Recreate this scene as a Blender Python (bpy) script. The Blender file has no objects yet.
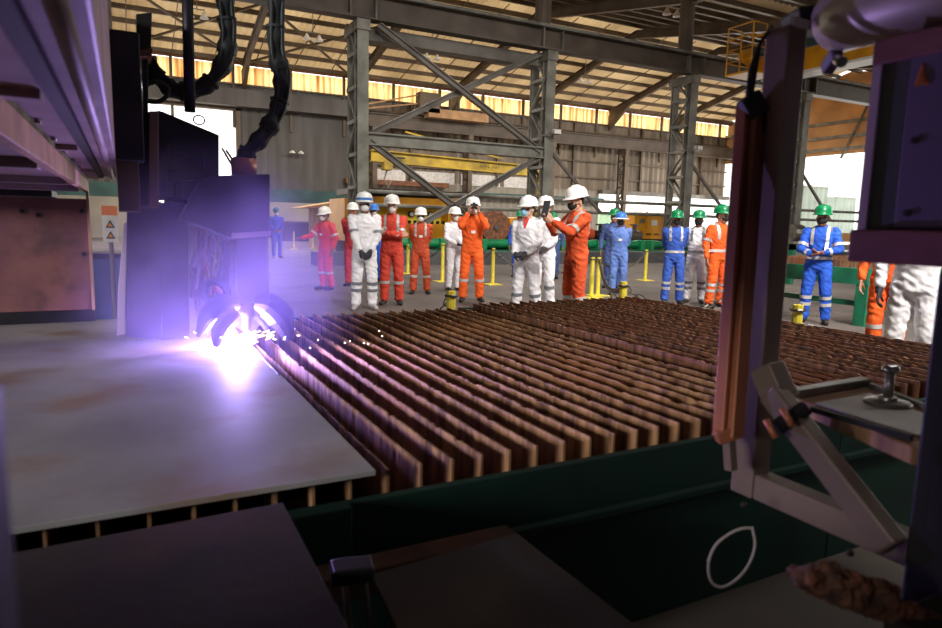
import bpy, math, random
from mathutils import Vector, Matrix, noise
from mathutils.bvhtree import BVHTree
V = Vector; R = math.radians; PI = math.pi
random.seed(7)
scene = bpy.context.scene
col = scene.collection

# ------------------------------------------------------------------ camera model (942 x 628)
FPX, CXP, CYP, CAMH = 660.0, 471.0, 314.0, 1.4
yaw = math.atan(346 / FPX); pit = math.atan(90.4 / FPX); rol = 0.022
fw = V((math.sin(yaw) * math.cos(pit), math.cos(yaw) * math.cos(pit), -math.sin(pit)))
r0 = V((math.cos(yaw), -math.sin(yaw), 0)); u0 = r0.cross(fw)
rt = r0 * math.cos(rol) + u0 * math.sin(rol); up = rt.cross(fw)
CAM = V((0, 0, CAMH))
def ray(x, y): return fw * FPX + rt * (x - CXP) - up * (y - CYP)
def atz(x, y, z):
    d = ray(x, y); return CAM + d * ((z - CAMH) / d.z)
def aty(x, y, Y):
    d = ray(x, y); return CAM + d * (Y / d.y)
def atx(x, y, X):
    d = ray(x, y); return CAM + d * (X / d.x)
def atk(x, y, k): return CAM + ray(x, y) * (k / FPX)

cd = bpy.data.cameras.new('camera'); cam = bpy.data.objects.new('camera', cd); col.objects.link(cam)
cam.matrix_world = Matrix(((rt.x, up.x, -fw.x, 0), (rt.y, up.y, -fw.y, 0), (rt.z, up.z, -fw.z, CAMH), (0, 0, 0, 1)))
cd.sensor_width = 36; cd.lens = 36 * FPX / 942; cd.clip_start = 0.05; cd.clip_end = 400
cd.dof.use_dof = True; cd.dof.focus_distance = 9.0; cd.dof.aperture_fstop = 4.0
scene.camera = cam
vs = scene.view_settings
vs.view_transform = 'Standard'; vs.look = 'None'; vs.gamma = 1; vs.exposure = 0.0; vs.use_curve_mapping = False

# ------------------------------------------------------------------ materials
def srgb(c):
    return tuple((x / 12.92 if x <= .04045 else ((x + .055) / 1.055) ** 2.4) for x in [v / 255 for v in c])
MATS = {}
def mat(name, c, rough=.6, metal=0.0, c2=None, scale=6.0, detail=5, lo=.35, hi=.65, bump=0.0, bscale=None, stretch=(1, 1, 1),
        emit=None, es=0, transl=0.0, c3=None, scale3=1.5):
    if name in MATS: return MATS[name]
    m = bpy.data.materials.new(name); m.use_nodes = True; MATS[name] = m
    nt = m.node_tree; N = nt.nodes; L = nt.links
    bs = N['Principled BSDF']; bs.inputs['Roughness'].default_value = rough; bs.inputs['Metallic'].default_value = metal
    c = srgb(c) + (1,)
    bs.inputs['Base Color'].default_value = c
    tc = N.new('ShaderNodeTexCoord'); mp = N.new('ShaderNodeMapping'); L.new(tc.outputs['Object'], mp.inputs[0])
    mp.inputs['Scale'].default_value = stretch
    colout = None
    if c2:
        n = N.new('ShaderNodeTexNoise'); n.inputs['Scale'].default_value = scale; n.inputs['Detail'].default_value = detail
        L.new(mp.outputs[0], n.inputs['Vector'])
        r = N.new('ShaderNodeValToRGB'); r.color_ramp.elements[0].position = lo; r.color_ramp.elements[1].position = hi
        r.color_ramp.elements[0].color = c; r.color_ramp.elements[1].color = srgb(c2) + (1,)
        L.new(n.outputs['Fac'], r.inputs[0]); colout = r.outputs[0]
        if c3:
            n3 = N.new('ShaderNodeTexNoise'); n3.inputs['Scale'].default_value = scale3; n3.inputs['Detail'].default_value = 6
            L.new(tc.outputs['Object'], n3.inputs['Vector'])
            r3 = N.new('ShaderNodeValToRGB'); r3.color_ramp.elements[0].position = .52; r3.color_ramp.elements[1].position = .72
            L.new(n3.outputs['Fac'], r3.inputs[0])
            mx = N.new('ShaderNodeMix'); mx.data_type = 'RGBA'; L.new(r3.outputs[0], mx.inputs['Factor'])
            L.new(colout, mx.inputs[6]); mx.inputs[7].default_value = srgb(c3) + (1,); colout = mx.outputs[2]
        L.new(colout, bs.inputs['Base Color'])
    if bump:
        b = N.new('ShaderNodeTexNoise'); b.inputs['Scale'].default_value = bscale or scale * 4; b.inputs['Detail'].default_value = 4
        L.new(mp.outputs[0], b.inputs['Vector'])
        bn = N.new('ShaderNodeBump'); bn.inputs['Strength'].default_value = bump; bn.inputs['Distance'].default_value = .01
        L.new(b.outputs['Fac'], bn.inputs['Height']); L.new(bn.outputs[0], bs.inputs['Normal'])
    if emit:
        bs.inputs['Emission Color'].default_value = srgb(emit) + (1,); bs.inputs['Emission Strength'].default_value = es
    if transl:
        t = N.new('ShaderNodeBsdfTranslucent'); t.inputs[0].default_value = c
        if colout: L.new(colout, t.inputs[0])
        mix = N.new('ShaderNodeMixShader'); mix.inputs[0].default_value = transl
        L.new(bs.outputs[0], mix.inputs[1]); L.new(t.outputs[0], mix.inputs[2])
        L.new(mix.outputs[0], N['Material Output'].inputs['Surface'])
    return m

M = dict(
    concrete=mat('concrete', (108, 98, 92), .8, c2=(86, 78, 74), scale=.5, detail=8, bump=.15, bscale=14, c3=(74, 67, 64), scale3=.9),
    outground=mat('outground', (215, 205, 190), .9, c2=(200, 190, 175), scale=.4),
    steel=mat('steel', (120, 114, 106), .6, .1, c2=(92, 86, 80), scale=1.2, detail=7, bump=.05),
    steel_dk=mat('steel_dk', (96, 84, 74), .6, .1, c2=(74, 64, 56), scale=1.0, detail=7),
    greysteel=mat('greysteel', (142, 140, 130), .6, .1, c2=(104, 100, 92), scale=1.5, detail=8, bump=.05),
    rafter=mat('rafter', (108, 92, 76), .6, .1, c2=(82, 70, 58), scale=.8),
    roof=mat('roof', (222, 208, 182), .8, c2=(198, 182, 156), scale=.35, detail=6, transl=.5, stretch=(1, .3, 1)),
    clad=mat('clad', (142, 128, 112), .7, c2=(104, 92, 80), scale=.7, detail=8, stretch=(1.5, 1, .25), bump=.05),
    clad_dk=mat('clad_dk', (96, 92, 92), .7, c2=(76, 72, 70), scale=.7, detail=8, stretch=(1.5, 1, .25)),
    teal=mat('teal', (58, 96, 92), .6, c2=(46, 74, 72), scale=.8),
    block=mat('block', (172, 164, 152), .85, c2=(146, 138, 128), scale=.5, detail=6),
    dark=mat('dark', (34, 33, 34), .6, c2=(22, 21, 22), scale=3),
    gantry=mat('gantry', (52, 50, 60), .5, .3, c2=(34, 33, 42), scale=4, detail=6, bump=.05),
    gantry_tan=mat('gantry_tan', (120, 96, 78), .55, .2, c2=(96, 76, 64), scale=4, detail=6),
    bridge=mat('bridge', (176, 152, 160), .55, .1, c2=(140, 116, 126), scale=3, detail=7, bump=.04),
    bridge_rust=mat('bridge_rust', (214, 168, 140), .6, .05, c2=(176, 132, 112), scale=5, detail=7, bump=.08),
    chrome=mat('chrome', (200, 200, 205), .18, 1.0),
    rust=mat('rust', (150, 96, 66), .75, .1, c2=(92, 60, 46), scale=9, detail=8, bump=.3, bscale=60),
    slat=mat('slat', (190, 146, 104), .62, .1, c2=(106, 74, 54), scale=10, detail=8, bump=.35, bscale=26, stretch=(1, 2.2, .35), c3=(170, 118, 76), scale3=1.2),
    slat_dk=mat('slat_dk', (172, 122, 90), .7, .05, c2=(92, 66, 54), scale=11, detail=8, bump=.4, bscale=30, stretch=(1, 2.2, .4), c3=(136, 78, 50), scale3=1.3),
    plate=mat('plate', (184, 182, 184), .62, .1, c2=(152, 150, 154), scale=1.6, detail=8, c3=(160, 136, 116), scale3=2.6, bump=.03, bscale=40),
    panel=mat('panel', (160, 108, 108), .55, .1, c2=(128, 86, 96), scale=3.5, detail=8, c3=(96, 72, 80), scale3=5),
    tablegreen=mat('tablegreen', (5, 52, 43), .7, .0, c2=(4, 38, 33), scale=2.5, detail=6, bump=.03),
    fgplate=mat('fgplate', (60, 50, 45), .8, .0, c2=(43, 36, 33), scale=2.5, detail=8, c3=(72, 52, 44), scale3=3, bump=.08, bscale=40),
    frame=mat('frame', (146, 126, 116), .5, .15, c2=(118, 100, 92), scale=3, detail=7, bump=.05, bscale=30),
    copper=mat('copper', (196, 122, 88), .5, .25, c2=(98, 60, 50), scale=5, detail=6, stretch=(1, 1, .3)),
    copper_plain=mat('copper_plain', (190, 116, 84), .45, .4),  # one even copper colour for pins and nozzle lead
    ductgrey=mat('ductgrey', (196, 184, 172), .45, .3, c2=(160, 146, 134), scale=4),
    backplate=mat('backplate', (150, 138, 150), .6, .1, c2=(110, 100, 112), scale=9, detail=7),
    roof_dk=mat('roof_dk', (120, 110, 98), .8, c2=(96, 86, 76), scale=.35, detail=6, stretch=(1, .3, 1)),  # darker opaque copy of the roof sheet, keeps the cutting bay dim
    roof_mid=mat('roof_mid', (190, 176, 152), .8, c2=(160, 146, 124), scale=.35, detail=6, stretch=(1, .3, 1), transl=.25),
    rustbar=mat('rustbar', (92, 56, 42), .8, c2=(60, 42, 36), scale=8, detail=7, bump=.2),
    wood=mat('wood', (176, 132, 96), .7, c2=(128, 92, 66), scale=5, detail=7, stretch=(1, 6, 1)),
    paper=mat('paper', (232, 230, 230), .7, c2=(205, 200, 196), scale=6),
    metalgrey=mat('metalgrey', (150, 146, 140), .35, .7, c2=(110, 104, 98), scale=5),
    cabinet=mat('cabinet', (134, 120, 158), .5, .05, c2=(112, 100, 138), scale=2),  # violet of the arc light put into the door colour
    cabinet_dk=mat('cabinet_dk', (92, 98, 96), .6, c2=(74, 80, 78), scale=3),
    pink=mat('pink', (178, 120, 128), .55, .05, c2=(140, 92, 102), scale=5, detail=6),
    orange_sign=mat('orange_sign', (226, 128, 66), .6),
    yellow=mat('yellow', (236, 164, 22), .5, c2=(206, 140, 20), scale=1.2, detail=6),
    yellow_jib=mat('yellow_jib', (176, 146, 30), .6, c2=(128, 106, 32), scale=1.0, detail=7),
    lemon=mat('lemon', (240, 226, 70), .5),  # even bright lemon colour of the press recess
    post=mat('post', (236, 216, 70), .5, c2=(214, 190, 60), scale=6),
    greenpipe=mat('greenpipe', (22, 140, 84), .45, c2=(14, 108, 66), scale=1.5, detail=6),
    greentab=mat('greentab', (30, 122, 86), .55, c2=(20, 88, 64), scale=4, detail=8),
    rubber=mat('rubber', (40, 40, 44), .7, c2=(28, 28, 32), scale=8),
    hose=mat('hose', (60, 66, 68), .5, c2=(40, 44, 46), scale=12, bump=.2),
    lilac=mat('lilac', (214, 196, 214), .7),
    brass=mat('brass', (170, 110, 70), .4, .6),
    white=mat('white', (232, 230, 226), .5),
    black=mat('black', (14, 14, 15), .45),
    chain=mat('chain', (98, 92, 86), .4, .8),
    cable=mat('cable', (190, 182, 176), .5),
    kerb=mat('kerb', (82, 82, 84), .7, c2=(64, 64, 66), scale=1.2),
    sack=mat('sack', (190, 150, 110), .8, c2=(160, 124, 92), scale=2),
    container=mat('container', (150, 166, 160), .6, c2=(132, 148, 142), scale=.6),
    rustlump=mat('rustlump', (130, 82, 60), .8, .0, c2=(60, 42, 36), scale=22, detail=8, bump=.8, bscale=40),
    band_light=mat('band_light', (255, 238, 200), .8, c2=(180, 126, 66), scale=1.6, detail=7, lo=.42, hi=.74, stretch=(2.6, 1, .12), transl=.85),
    gable=mat('gable', (206, 168, 124), .8, c2=(180, 144, 104), scale=.5, transl=.35),
    # clothing
    skin=mat('skin', (184, 130, 102), .5), skin_dk=mat('skin_dk', (140, 94, 70), .5), skin_lt=mat('skin_lt', (206, 158, 132), .5),
    hair=mat('hair', (24, 20, 18), .6), eye=mat('eye', (16, 12, 10), .2),
    cl_white=mat('cl_white', (242, 240, 244), .85, c2=(228, 225, 230), scale=5, bump=.2, bscale=18),
    cl_red=mat('cl_red', (226, 78, 60), .85, c2=(206, 64, 50), scale=5, bump=.2, bscale=18),
    cl_orange=mat('cl_orange', (244, 104, 34), .85, c2=(224, 86, 24), scale=5, bump=.2, bscale=18),
    cl_burnt=mat('cl_burnt', (206, 84, 48), .85, c2=(180, 68, 38), scale=5, bump=.2, bscale=18),
    cl_rust=mat('cl_rust', (222, 88, 40), .85, c2=(198, 72, 32), scale=5, bump=.2, bscale=18),
    cl_blue=mat('cl_blue', (58, 96, 190), .85, c2=(44, 78, 166), scale=5, bump=.2, bscale=18),
    cl_royal=mat('cl_royal', (38, 92, 206), .85, c2=(28, 76, 180), scale=5, bump=.2, bscale=18),
    cl_pale=mat('cl_pale', (112, 142, 214), .85, c2=(92, 122, 196), scale=5, bump=.2, bscale=18),
    cl_navy=mat('cl_navy', (74, 92, 146), .85, c2=(58, 74, 124), scale=5, bump=.2, bscale=18),
    reflect=mat('reflect', (196, 192, 190), .35, .2), reflect_dk=mat('reflect_dk', (126, 130, 138), .4, .2),
    h_white=mat('h_white', (240, 238, 234), .3), h_green=mat('h_green', (10, 122, 74), .3), h_blue=mat('h_blue', (52, 116, 196), .35),
    m_white=mat('m_white', (238, 236, 232), .8), m_black=mat('m_black', (24, 24, 28), .8), m_blue=mat('m_blue', (140, 196, 224), .8),
    boot=mat('boot', (34, 30, 28), .6), boot_lt=mat('boot_lt', (176, 170, 172), .7), glove=mat('glove', (56, 54, 62), .8),
    shirt_red=mat('shirt_red', (206, 70, 66), .8),
)

# ------------------------------------------------------------------ mesh helpers
class MB:
    def __init__(s): s.v = []; s.f = []
    def add(s, vs_, fs):
        b = len(s.v); s.v += [V(p) for p in vs_]; s.f += [tuple(b + i for i in f) for f in fs]; return s
    def box(s, c, d, rot=None):
        x, y, z = d[0] / 2, d[1] / 2, d[2] / 2
        p = [V((i * x, j * y, k * z)) for k in (-1, 1) for j in (-1, 1) for i in (-1, 1)]
        if rot: p = [rot @ q for q in p]
        return s.add([q + V(c) for q in p], [(0, 2, 3, 1), (4, 5, 7, 6), (0, 1, 5, 4), (2, 6, 7, 3), (0, 4, 6, 2), (1, 3, 7, 5)])
    def mm(s, a, b):
        a = V(a); b = V(b); return s.box((a + b) / 2, [abs(b[i] - a[i]) for i in range(3)])
    def bar(s, p0, p1, w, h, upv=(0, 0, 1)):
        p0 = V(p0); p1 = V(p1); d = (p1 - p0).normalized(); u = V(upv)
        if abs(d.dot(u)) > .98: u = V((0, 1, 0))
        a = d.cross(u).normalized() * (w / 2); b = a.cross(d).normalized() * (h / 2)
        vv = [p + i * a + j * b for p in (p0, p1) for i, j in ((-1, -1), (1, -1), (1, 1), (-1, 1))]
        return s.add(vv, [(3, 2, 1, 0), (4, 5, 6, 7)] + [(i, (i + 1) % 4, 4 + (i + 1) % 4, 4 + i) for i in range(4)])
    def ibeam(s, p0, p1, w, h, t=.03, upv=(0, 0, 1)):
        p0 = V(p0); p1 = V(p1); d = (p1 - p0).normalized(); u = V(upv)
        if abs(d.dot(u)) > .98: u = V((0, 1, 0))
        a = d.cross(u).normalized(); b = a.cross(d).normalized()
        s.bar(p0 + b * (h / 2 - t / 2), p1 + b * (h / 2 - t / 2), w, t, upv); s.bar(p0 - b * (h / 2 - t / 2), p1 - b * (h / 2 - t / 2), w, t, upv)
        return s.bar(p0, p1, t, h - 2 * t, upv)
    def ring(s, c, u, v, n): return [V(c) + V(u) * math.cos(2 * PI * i / n) + V(v) * math.sin(2 * PI * i / n) for i in range(n)]
    def loft(s, rings, cap=True):
        n = len(rings[0]); vv = [p for r in rings for p in r]; ff = []
        for k in range(len(rings) - 1):
            for i in range(n): ff.append((k * n + i, k * n + (i + 1) % n, (k + 1) * n + (i + 1) % n, (k + 1) * n + i))
        if cap: ff += [tuple(range(n))[::-1], tuple((len(rings) - 1) * n + i for i in range(n))]
        return s.add(vv, ff)
    def tube(s, pts, r, n=10, cap=True):
        pts = [V(p) for p in pts]; rings = []; u = None
        for i, p in enumerate(pts):
            d = (pts[min(i + 1, len(pts) - 1)] - pts[max(i - 1, 0)]).normalized()
            if u is None:
                u = d.cross(V((0, 0, 1)));
                if u.length < .1: u = d.cross(V((0, 1, 0)))
            u = (u - d * u.dot(d)).normalized(); w = d.cross(u)
            rr = r[i] if isinstance(r, (list, tuple)) else r
            rings.append(s.ring(p, u * rr, w * rr, n))
        return s.loft(rings, cap)
    def sphere(s, c, r, nu=12, nv=8):
        r = (r, r, r) if not isinstance(r, (tuple, list)) else r
        rings = [[V(c) + V((r[0] * math.sin(t) * math.cos(2 * PI * i / nu), r[1] * math.sin(t) * math.sin(2 * PI * i / nu), -r[2] * math.cos(t))) for i in range(nu)]
                 for t in [PI * (k + .02 * (k == 0) - .02 * (k == nv)) / nv for k in range(nv + 1)]]
        return s.loft(rings)
    def capsule(s, p0, p1, ra, rb=None, n=12):
        rb = ra if rb is None else rb; p0 = V(p0); p1 = V(p1); d = p1 - p0; L = d.length or 1e-6; d /= L
        u = d.cross(V((0, 0, 1)));
        if u.length < .1: u = d.cross(V((0, 1, 0)))
        u.normalize(); w = d.cross(u); rings = []
        for t in (-.98, -.7, -.35, 0): rings.append((p0 + d * ra * t, ra * math.sqrt(1 - t * t)))
        for t in (0, .35, .7, .98): rings.append((p1 + d * rb * t, rb * math.sqrt(1 - t * t)))
        return s.loft([s.ring(c, u * q, w * q, n) for c, q in rings])
    def cyl(s, p0, p1, r, n=16, rb=None): return s.tube([p0, p1], [r, r if rb is None else rb], n)
    def lathe(s, c, prof, n=20, sx=1, sy=1):
        return s.loft([[V(c) + V((r * sx * math.cos(2 * PI * i / n), r * sy * math.sin(2 * PI * i / n), z)) for i in range(n)] for r, z in prof])
    def prism(s, poly, off):
        poly = [V(p) for p in poly]; n = len(poly); off = V(off)
        return s.add(poly + [p + off for p in poly], [tuple(range(n)), tuple(range(2 * n - 1, n - 1, -1))] + [(i, i + n, (i + 1) % n + n, (i + 1) % n) for i in range(n)])
    def torus(s, c, u, v, r, n=10, m=6, su=1, sv=1):
        u = V(u).normalized(); v = V(v).normalized(); w = u.cross(v); c = V(c); RR = []
        for i in range(n):
            a = 2 * PI * i / n; d = u * math.cos(a) * su + v * math.sin(a) * sv; dn = d.normalized()
            RR.append([c + d + dn * r * math.cos(2 * PI * j / m) + w * r * math.sin(2 * PI * j / m) for j in range(m)])
        return s.loft(RR + [RR[0]], False)
    def mesh(s, name='mesh', smooth=False):
        me = bpy.data.meshes.new(name); me.from_pydata([tuple(p) for p in s.v], [], s.f); me.update()
        import bmesh
        b = bmesh.new(); b.from_mesh(me); bmesh.ops.remove_doubles(b, verts=b.verts, dist=1e-6); bmesh.ops.recalc_face_normals(b, faces=b.faces); b.to_mesh(me); b.free()
        if smooth:
            for p in me.polygons: p.use_smooth = True
        return me
    def build(s, name, m, parent=None, bevel=0, smooth=False):
        o = bpy.data.objects.new(name, s.mesh(name, smooth)); col.objects.link(o)
        o.data.materials.append(m if not isinstance(m, str) else M[m])
        if parent is not None: o.parent = parent
        if bevel:
            md = o.modifiers.new('b', 'BEVEL'); md.width = bevel; md.segments = 2; md.limit_method = 'ANGLE'
        if smooth == 'auto' or (smooth and bevel is None): pass
        return o
def tag(o, label, cat, group=None, kind=None):
    o['label'] = label; o['category'] = cat
    if group: o['group'] = group
    if kind: o['kind'] = kind
    return o
def thing(name, label, cat, loc=(0, 0, 0), group=None, rz=0):
    o = bpy.data.objects.new(name, None); col.objects.link(o); o.location = loc; o.rotation_euler.z = rz
    return tag(o, label, cat, group)
def struct(mb, name, m, label, cat='building', parent=None, bevel=0, smooth=False):
    o = mb.build(name, m, parent, bevel, smooth)
    if parent is None: tag(o, label, cat, None, 'structure')
    return o
def sroot(name, label, cat):
    o = bpy.data.objects.new(name, None); col.objects.link(o); return tag(o, label, cat, None, 'structure')
def remesh(mb, voxel, smooth=1, folds=0.0, seed=0, fz=1.0):
    me = mb.mesh('tmp'); o = bpy.data.objects.new('tmp', me); col.objects.link(o)
    md = o.modifiers.new('r', 'REMESH'); md.mode = 'VOXEL'; md.voxel_size = voxel
    if smooth:
        sm = o.modifiers.new('s', 'SMOOTH'); sm.iterations = smooth; sm.factor = .5
    dg = bpy.context.evaluated_depsgraph_get(); dg.update()
    m2 = bpy.data.meshes.new_from_object(o.evaluated_get(dg))
    bpy.data.objects.remove(o); bpy.data.meshes.remove(me)
    if folds:
        so = V((seed * 3.1, seed * 1.7, seed * 2.3))
        nn_ = [v.normal.copy() for v in m2.vertices]; out = []
        for v, nv in zip(m2.vertices, nn_):
            p = v.co.copy()
            q = V((p.x * 9, p.y * 9, p.z * 14 + p.x * 6)) + so
            a = 1 - abs(noise.noise(q)) * 2.2
            b = noise.noise(q * 2.3)
            out += list(p + nv * folds * (a * .9 + b * .5 - .4))
        m2.vertices.foreach_set('co', out)
        m2.update()
    for p in m2.polygons: p.use_smooth = True
    return m2
def mobj(name, me, m, parent):
    o = bpy.data.objects.new(name, me); col.objects.link(o); o.data.materials.append(M[m] if isinstance(m, str) else m); o.parent = parent; return o
# ------------------------------------------------------------------ light levels
ARC_E = 125; SMOKE_D = 1.5; WORLD_S = 2.6; SUN_S = 4.5; FAR_E = 1600; YARD_E = 2500; DOOR_E = 500; KEY_E = 1900
SMX = (.42, 3.52, 1.05); SMS = (.75, .9, .80)
FILLS_NEAR = [(10, 1.5, 110, (8, 4.5, 0), 130), (5, -3, 520, (8.3, 6, .8), 65), (10, 4.5, 320, (11, 11.5, 0), 130), (16, 6, 300, (17, 13, 0), 130), (6, 12, 380, (7, 19, 0), 130), (14, 13, 280, (15, 20, 0), 130)]  # added fill lights without fixtures, brightening workers and tray
# ------------------------------------------------------------------ people
def ik(S, W, hint, a, b):
    d = W - S; L = min(d.length, a + b - .004); d = d.normalized(); W = S + d * L
    x = (a * a - b * b + L * L) / (2 * L); h = math.sqrt(max(a * a - x * x, 0))
    hv = V(hint); hv = (hv - d * hv.dot(d)).normalized()
    return S + d * x + hv * h, W
def hand(mb, W, d, n, side, curl, s=1.0, ex=0.0):
    """palm, four unequal bent fingers and a thumb; d points along the hand, n is where the palm faces"""
    d = V(d).normalized(); n = V(n); n = (n - d * n.dot(d)).normalized(); l = d.cross(n) * side
    for off, ln, c0 in ((-.031, .062, 1.1), (-.0105, .078, 1.0), (.0105, .084, .95), (.031, .074, .9)):
        b = W + (d * .092 + l * off) * s
        mb.capsule(W + (d * .012 + l * off * .6) * s, b, .0135 * s + ex, .0115 * s + ex, 8)
        p = b; a = curl * c0 * .6
        for seg, r in ((.45, .0098), (.32, .0088), (.23, .0078)):
            q = p + (d * math.cos(a) + n * math.sin(a)) * ln * seg * s
            mb.capsule(p, q, r * s + ex, r * s * .92 + ex, 8); p = q; a += curl * c0
    p = W + (d * .028 + l * .026) * s; t = (d * .62 + l * .62 + n * .38).normalized()
    q = p + t * .042 * s; mb.capsule(p, q, .0125 * s + ex, .0105 * s + ex, 8)
    t2 = (d * .85 + l * .15 + n * (.25 + .3 * curl)).normalized(); q2 = q + t2 * .03 * s
    mb.capsule(q, q2, .0102 * s + ex, .0092 * s + ex, 8); mb.capsule(q2, q2 + (t2 * .6 + n * .5 * curl + d * .2).normalized() * .022 * s, .0092 * s + ex, .0078 * s + ex, 8)
POSES = {  # wrist target, elbow hint, hand direction, palm normal, curl (x mirrored by side)
    'behind': [((.05, .17, .93), (.7, .6, .1), (-.6, .1, -.7), (0, 1, 0), .5)] * 2,
    'clasp': [((.085, -.20, .93), (.8, .45, .0), (-.6, -.15, -.75), (-.3, .9, -.1), .55), ((.075, -.235, .90), (.8, .45, .0), (-.62, -.05, -.7), (-.2, .95, -.1), .6)],
    'crossed': [((-.10, -.215, 1.20), (.8, -.1, -.8), (-.95, .12, .12), (0, 1, 0), .35), ((-.12, -.185, 1.17), (.8, -.1, -.8), (-.95, .2, .1), (0, 1, 0), .35)],
    'camera': [((.095, -.235, 1.545), (.5, -.2, -1), (-.25, -.35, .9), (-.85, .1, 0), .75)] * 2,
    'phone': [((.06, -.40, 1.36), (.5, .1, -.9), (-.1, -.6, .75), (-.9, -.1, .2), .7)] * 2,
    'down': [((.27, -.04, .88), (.6, .8, 0), (.05, -.12, -1), (-1, 0, 0), .45)] * 2,
    'mid': [((.07, -.25, 1.10), (.8, .3, -.4), (-.8, -.3, .1), (0, .3, 1), .6), ((.06, -.26, 1.07), (.8, .3, -.4), (-.8, -.2, .1), (0, .3, 1), .6)],
    'paper': [((.16, -.24, 1.05), (.8, .3, -.4), (-.3, -.9, .0), (-.3, 0, .9), .5), ((.10, -.25, 1.03), (.8, .3, -.3), (-.7, -.6, -.2), (-.2, .3, .9), .6)],
    'reach': [((.25, -.05, .90), (.6, .8, 0), (.05, -.15, -1), (-1, 0, 0), .4), ((.30, -.42, 1.13), (.3, .3, -.9), (.3, -.9, .0), (-.4, 0, -.9), .4)],
    'waist': [((.09, -.25, 1.0), (.35, .8, -.4), (-.8, -.4, -.1), (0, .6, -.6), .5), ((.10, -.23, .98), (.35, .8, -.4), (-.8, -.4, -.1), (0, .6, -.6), .5)],
}
NP = [0]
def person(label, px, k, H=1.81, turn=0, pose='behind', suit='cl_orange', helmet='h_white', mask='m_white', glove=None, bands='leg', boots='boot',
           skin='skin', goggles=False, badge=False, stance=.11, headturn=0, headtilt=0, py=None, group='workers watching the plasma cutting', feet_y=None, collar=None, wide=1.0):
    """px, k: where the person stands (pixel column and distance along the view axis)"""
    NP[0] += 1; seed = NP[0]
    hy = 314 - 90.4 + .022 * (px - 471)
    g = atk(px, hy + FPX * CAMH / k, k); g.z = 0
    base = math.atan2(-g.x, g.y)                     # faces the camera
    root = thing('person', label, 'person', g, group, base + R(turn))
    s = H / 1.81; root.scale = (s * wide, s * wide, s)
    vx = .0062
    # ---- joints
    hips = {1: V((.092, 0, .90)), -1: V((-.092, 0, .90))}
    knees = {i: V((i * (stance * .5 + .055), -.02, .49)) for i in (1, -1)}
    ank = {i: V((i * stance, .02 + (.03 if i > 0 else 0), .085)) for i in (1, -1)}
    arms = {}
    for i, P in zip((1, -1), POSES[pose]):
        S = V((i * .188, .005, 1.415)); m = lambda t: V((t[0] * i, t[1], t[2]))
        E, W = ik(S, m(P[0]), m(P[1]), .295, .262); arms[i] = (S, E, W, m(P[2]), m(P[3]), P[4])
    hc = V((0, -.012, 1.625))
    Rh = Matrix.Translation(V((0, 0, 1.53))) @ Matrix.Rotation(R(headturn), 4, 'Z') @ Matrix.Rotation(R(headtilt), 4, 'X') @ Matrix.Translation(V((0, 0, -1.53)))
    # ---- body: one continuous skin
    b = MB(); hd = MB()
    hd.sphere(hc, (.076, .096, .112), 16, 12); hd.sphere(hc + V((0, .012, .02)), (.079, .092, .095), 16, 12)
    hd.capsule(hc + V((0, -.03, -.06)), hc + V((0, -.066, -.094)), .058, .034)
    for i in (1, -1):
        hd.capsule(hc + V((i * .045, -.035, -.055)), hc + V((i * .03, -.062, -.09)), .03, .024)
        hd.sphere(hc + V((i * .079, .012, -.012)), (.012, .022, .034), 8, 6)
        hd.capsule(hc + V((i * .012, -.088, .027)), hc + V((i * .048, -.078, .024)), .013, .01)
        hd.sphere(hc + V((i * .042, -.074, -.03)), (.025, .02, .022), 8, 6)
    hd.capsule(hc + V((0, -.095, .012)), hc + V((0, -.112, -.03)), .0095, .0155)
    hd.capsule(hc + V((-.018, -.092, -.058)), hc + V((.018, -.092, -.058)), .0085); hd.capsule(hc + V((-.014, -.089, -.07)), hc + V((.014, -.089, -.07)), .009)
    hd.v = [Rh @ p for p in hd.v]
    b.add(hd.v, hd.f)
    b.capsule((0, .012, 1.42), Rh @ V((0, .0, 1.56)), .066, .056)
    b.capsule((0, .01, .98), (0, .005, 1.12), .10, .10); b.capsule((0, .005, 1.12), (0, 0, 1.32), .105, .11)
    for i in (1, -1):
        b.capsule((i * .05, 0, 1.2), (i * .08, 0, 1.34), .085, .085); b.capsule((i * .03, .005, 1.43), arms[i][0], .055, .055)
        b.capsule((i * .04, .0, .96), hips[i], .09, .085)
        b.capsule(hips[i], knees[i], .078, .052); b.capsule(knees[i], ank[i], .05, .035)
        b.capsule(ank[i] + V((0, .02, -.045)), ank[i] + V((i * .02, -.14, -.055)), .034, .026)
        S, E, W, d, n, c = arms[i]
        b.capsule(S, E, .048, .04); b.capsule(E, W, .038, .027)
        hand(b, W, d, n, i, c)
    mobj('body', remesh(b, vx, 1), skin, root)
    # ---- coverall
    c = MB(); T = [(.80, .10, .085, .0), (.88, .178, .135, .005), (.97, .182, .138, .01), (1.07, .172, .125, .005), (1.18, .186, .13, .0), (1.30, .202, .136, 0), (1.38, .200, .128, .003), (1.435, .16, .102, .008), (1.475, .10, .085, .01), (1.495, .074, .075, .01)]
    c.loft([c.ring((0, y, z), (rx, 0, 0), (0, ry, 0), 20) for z, rx, ry, y in T])
    LR = {}
    for i in (1, -1):
        S, E, W, d, n, cu = arms[i]
        fa = (W - E).normalized(); We = W - fa * .006
        c.capsule(V((i * .13, .005, 1.405)), S, .07, .073); c.capsule(S, E, .073, .060); c.capsule(E, We - fa * .03, .060, .046); c.capsule(We - fa * .05, We - fa * .022, .046, .043)
        c.capsule(hips[i] + V((i * .0, 0, 0)), knees[i], .104, .084); c.capsule(knees[i], ank[i] + V((0, 0, .06)), .083, .076); c.capsule(ank[i] + V((0, 0, .09)), ank[i] + V((0, -.005, .03)), .077, .076)
        c.capsule((i * .045, 0, .95), hips[i], .12, .105)
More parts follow.
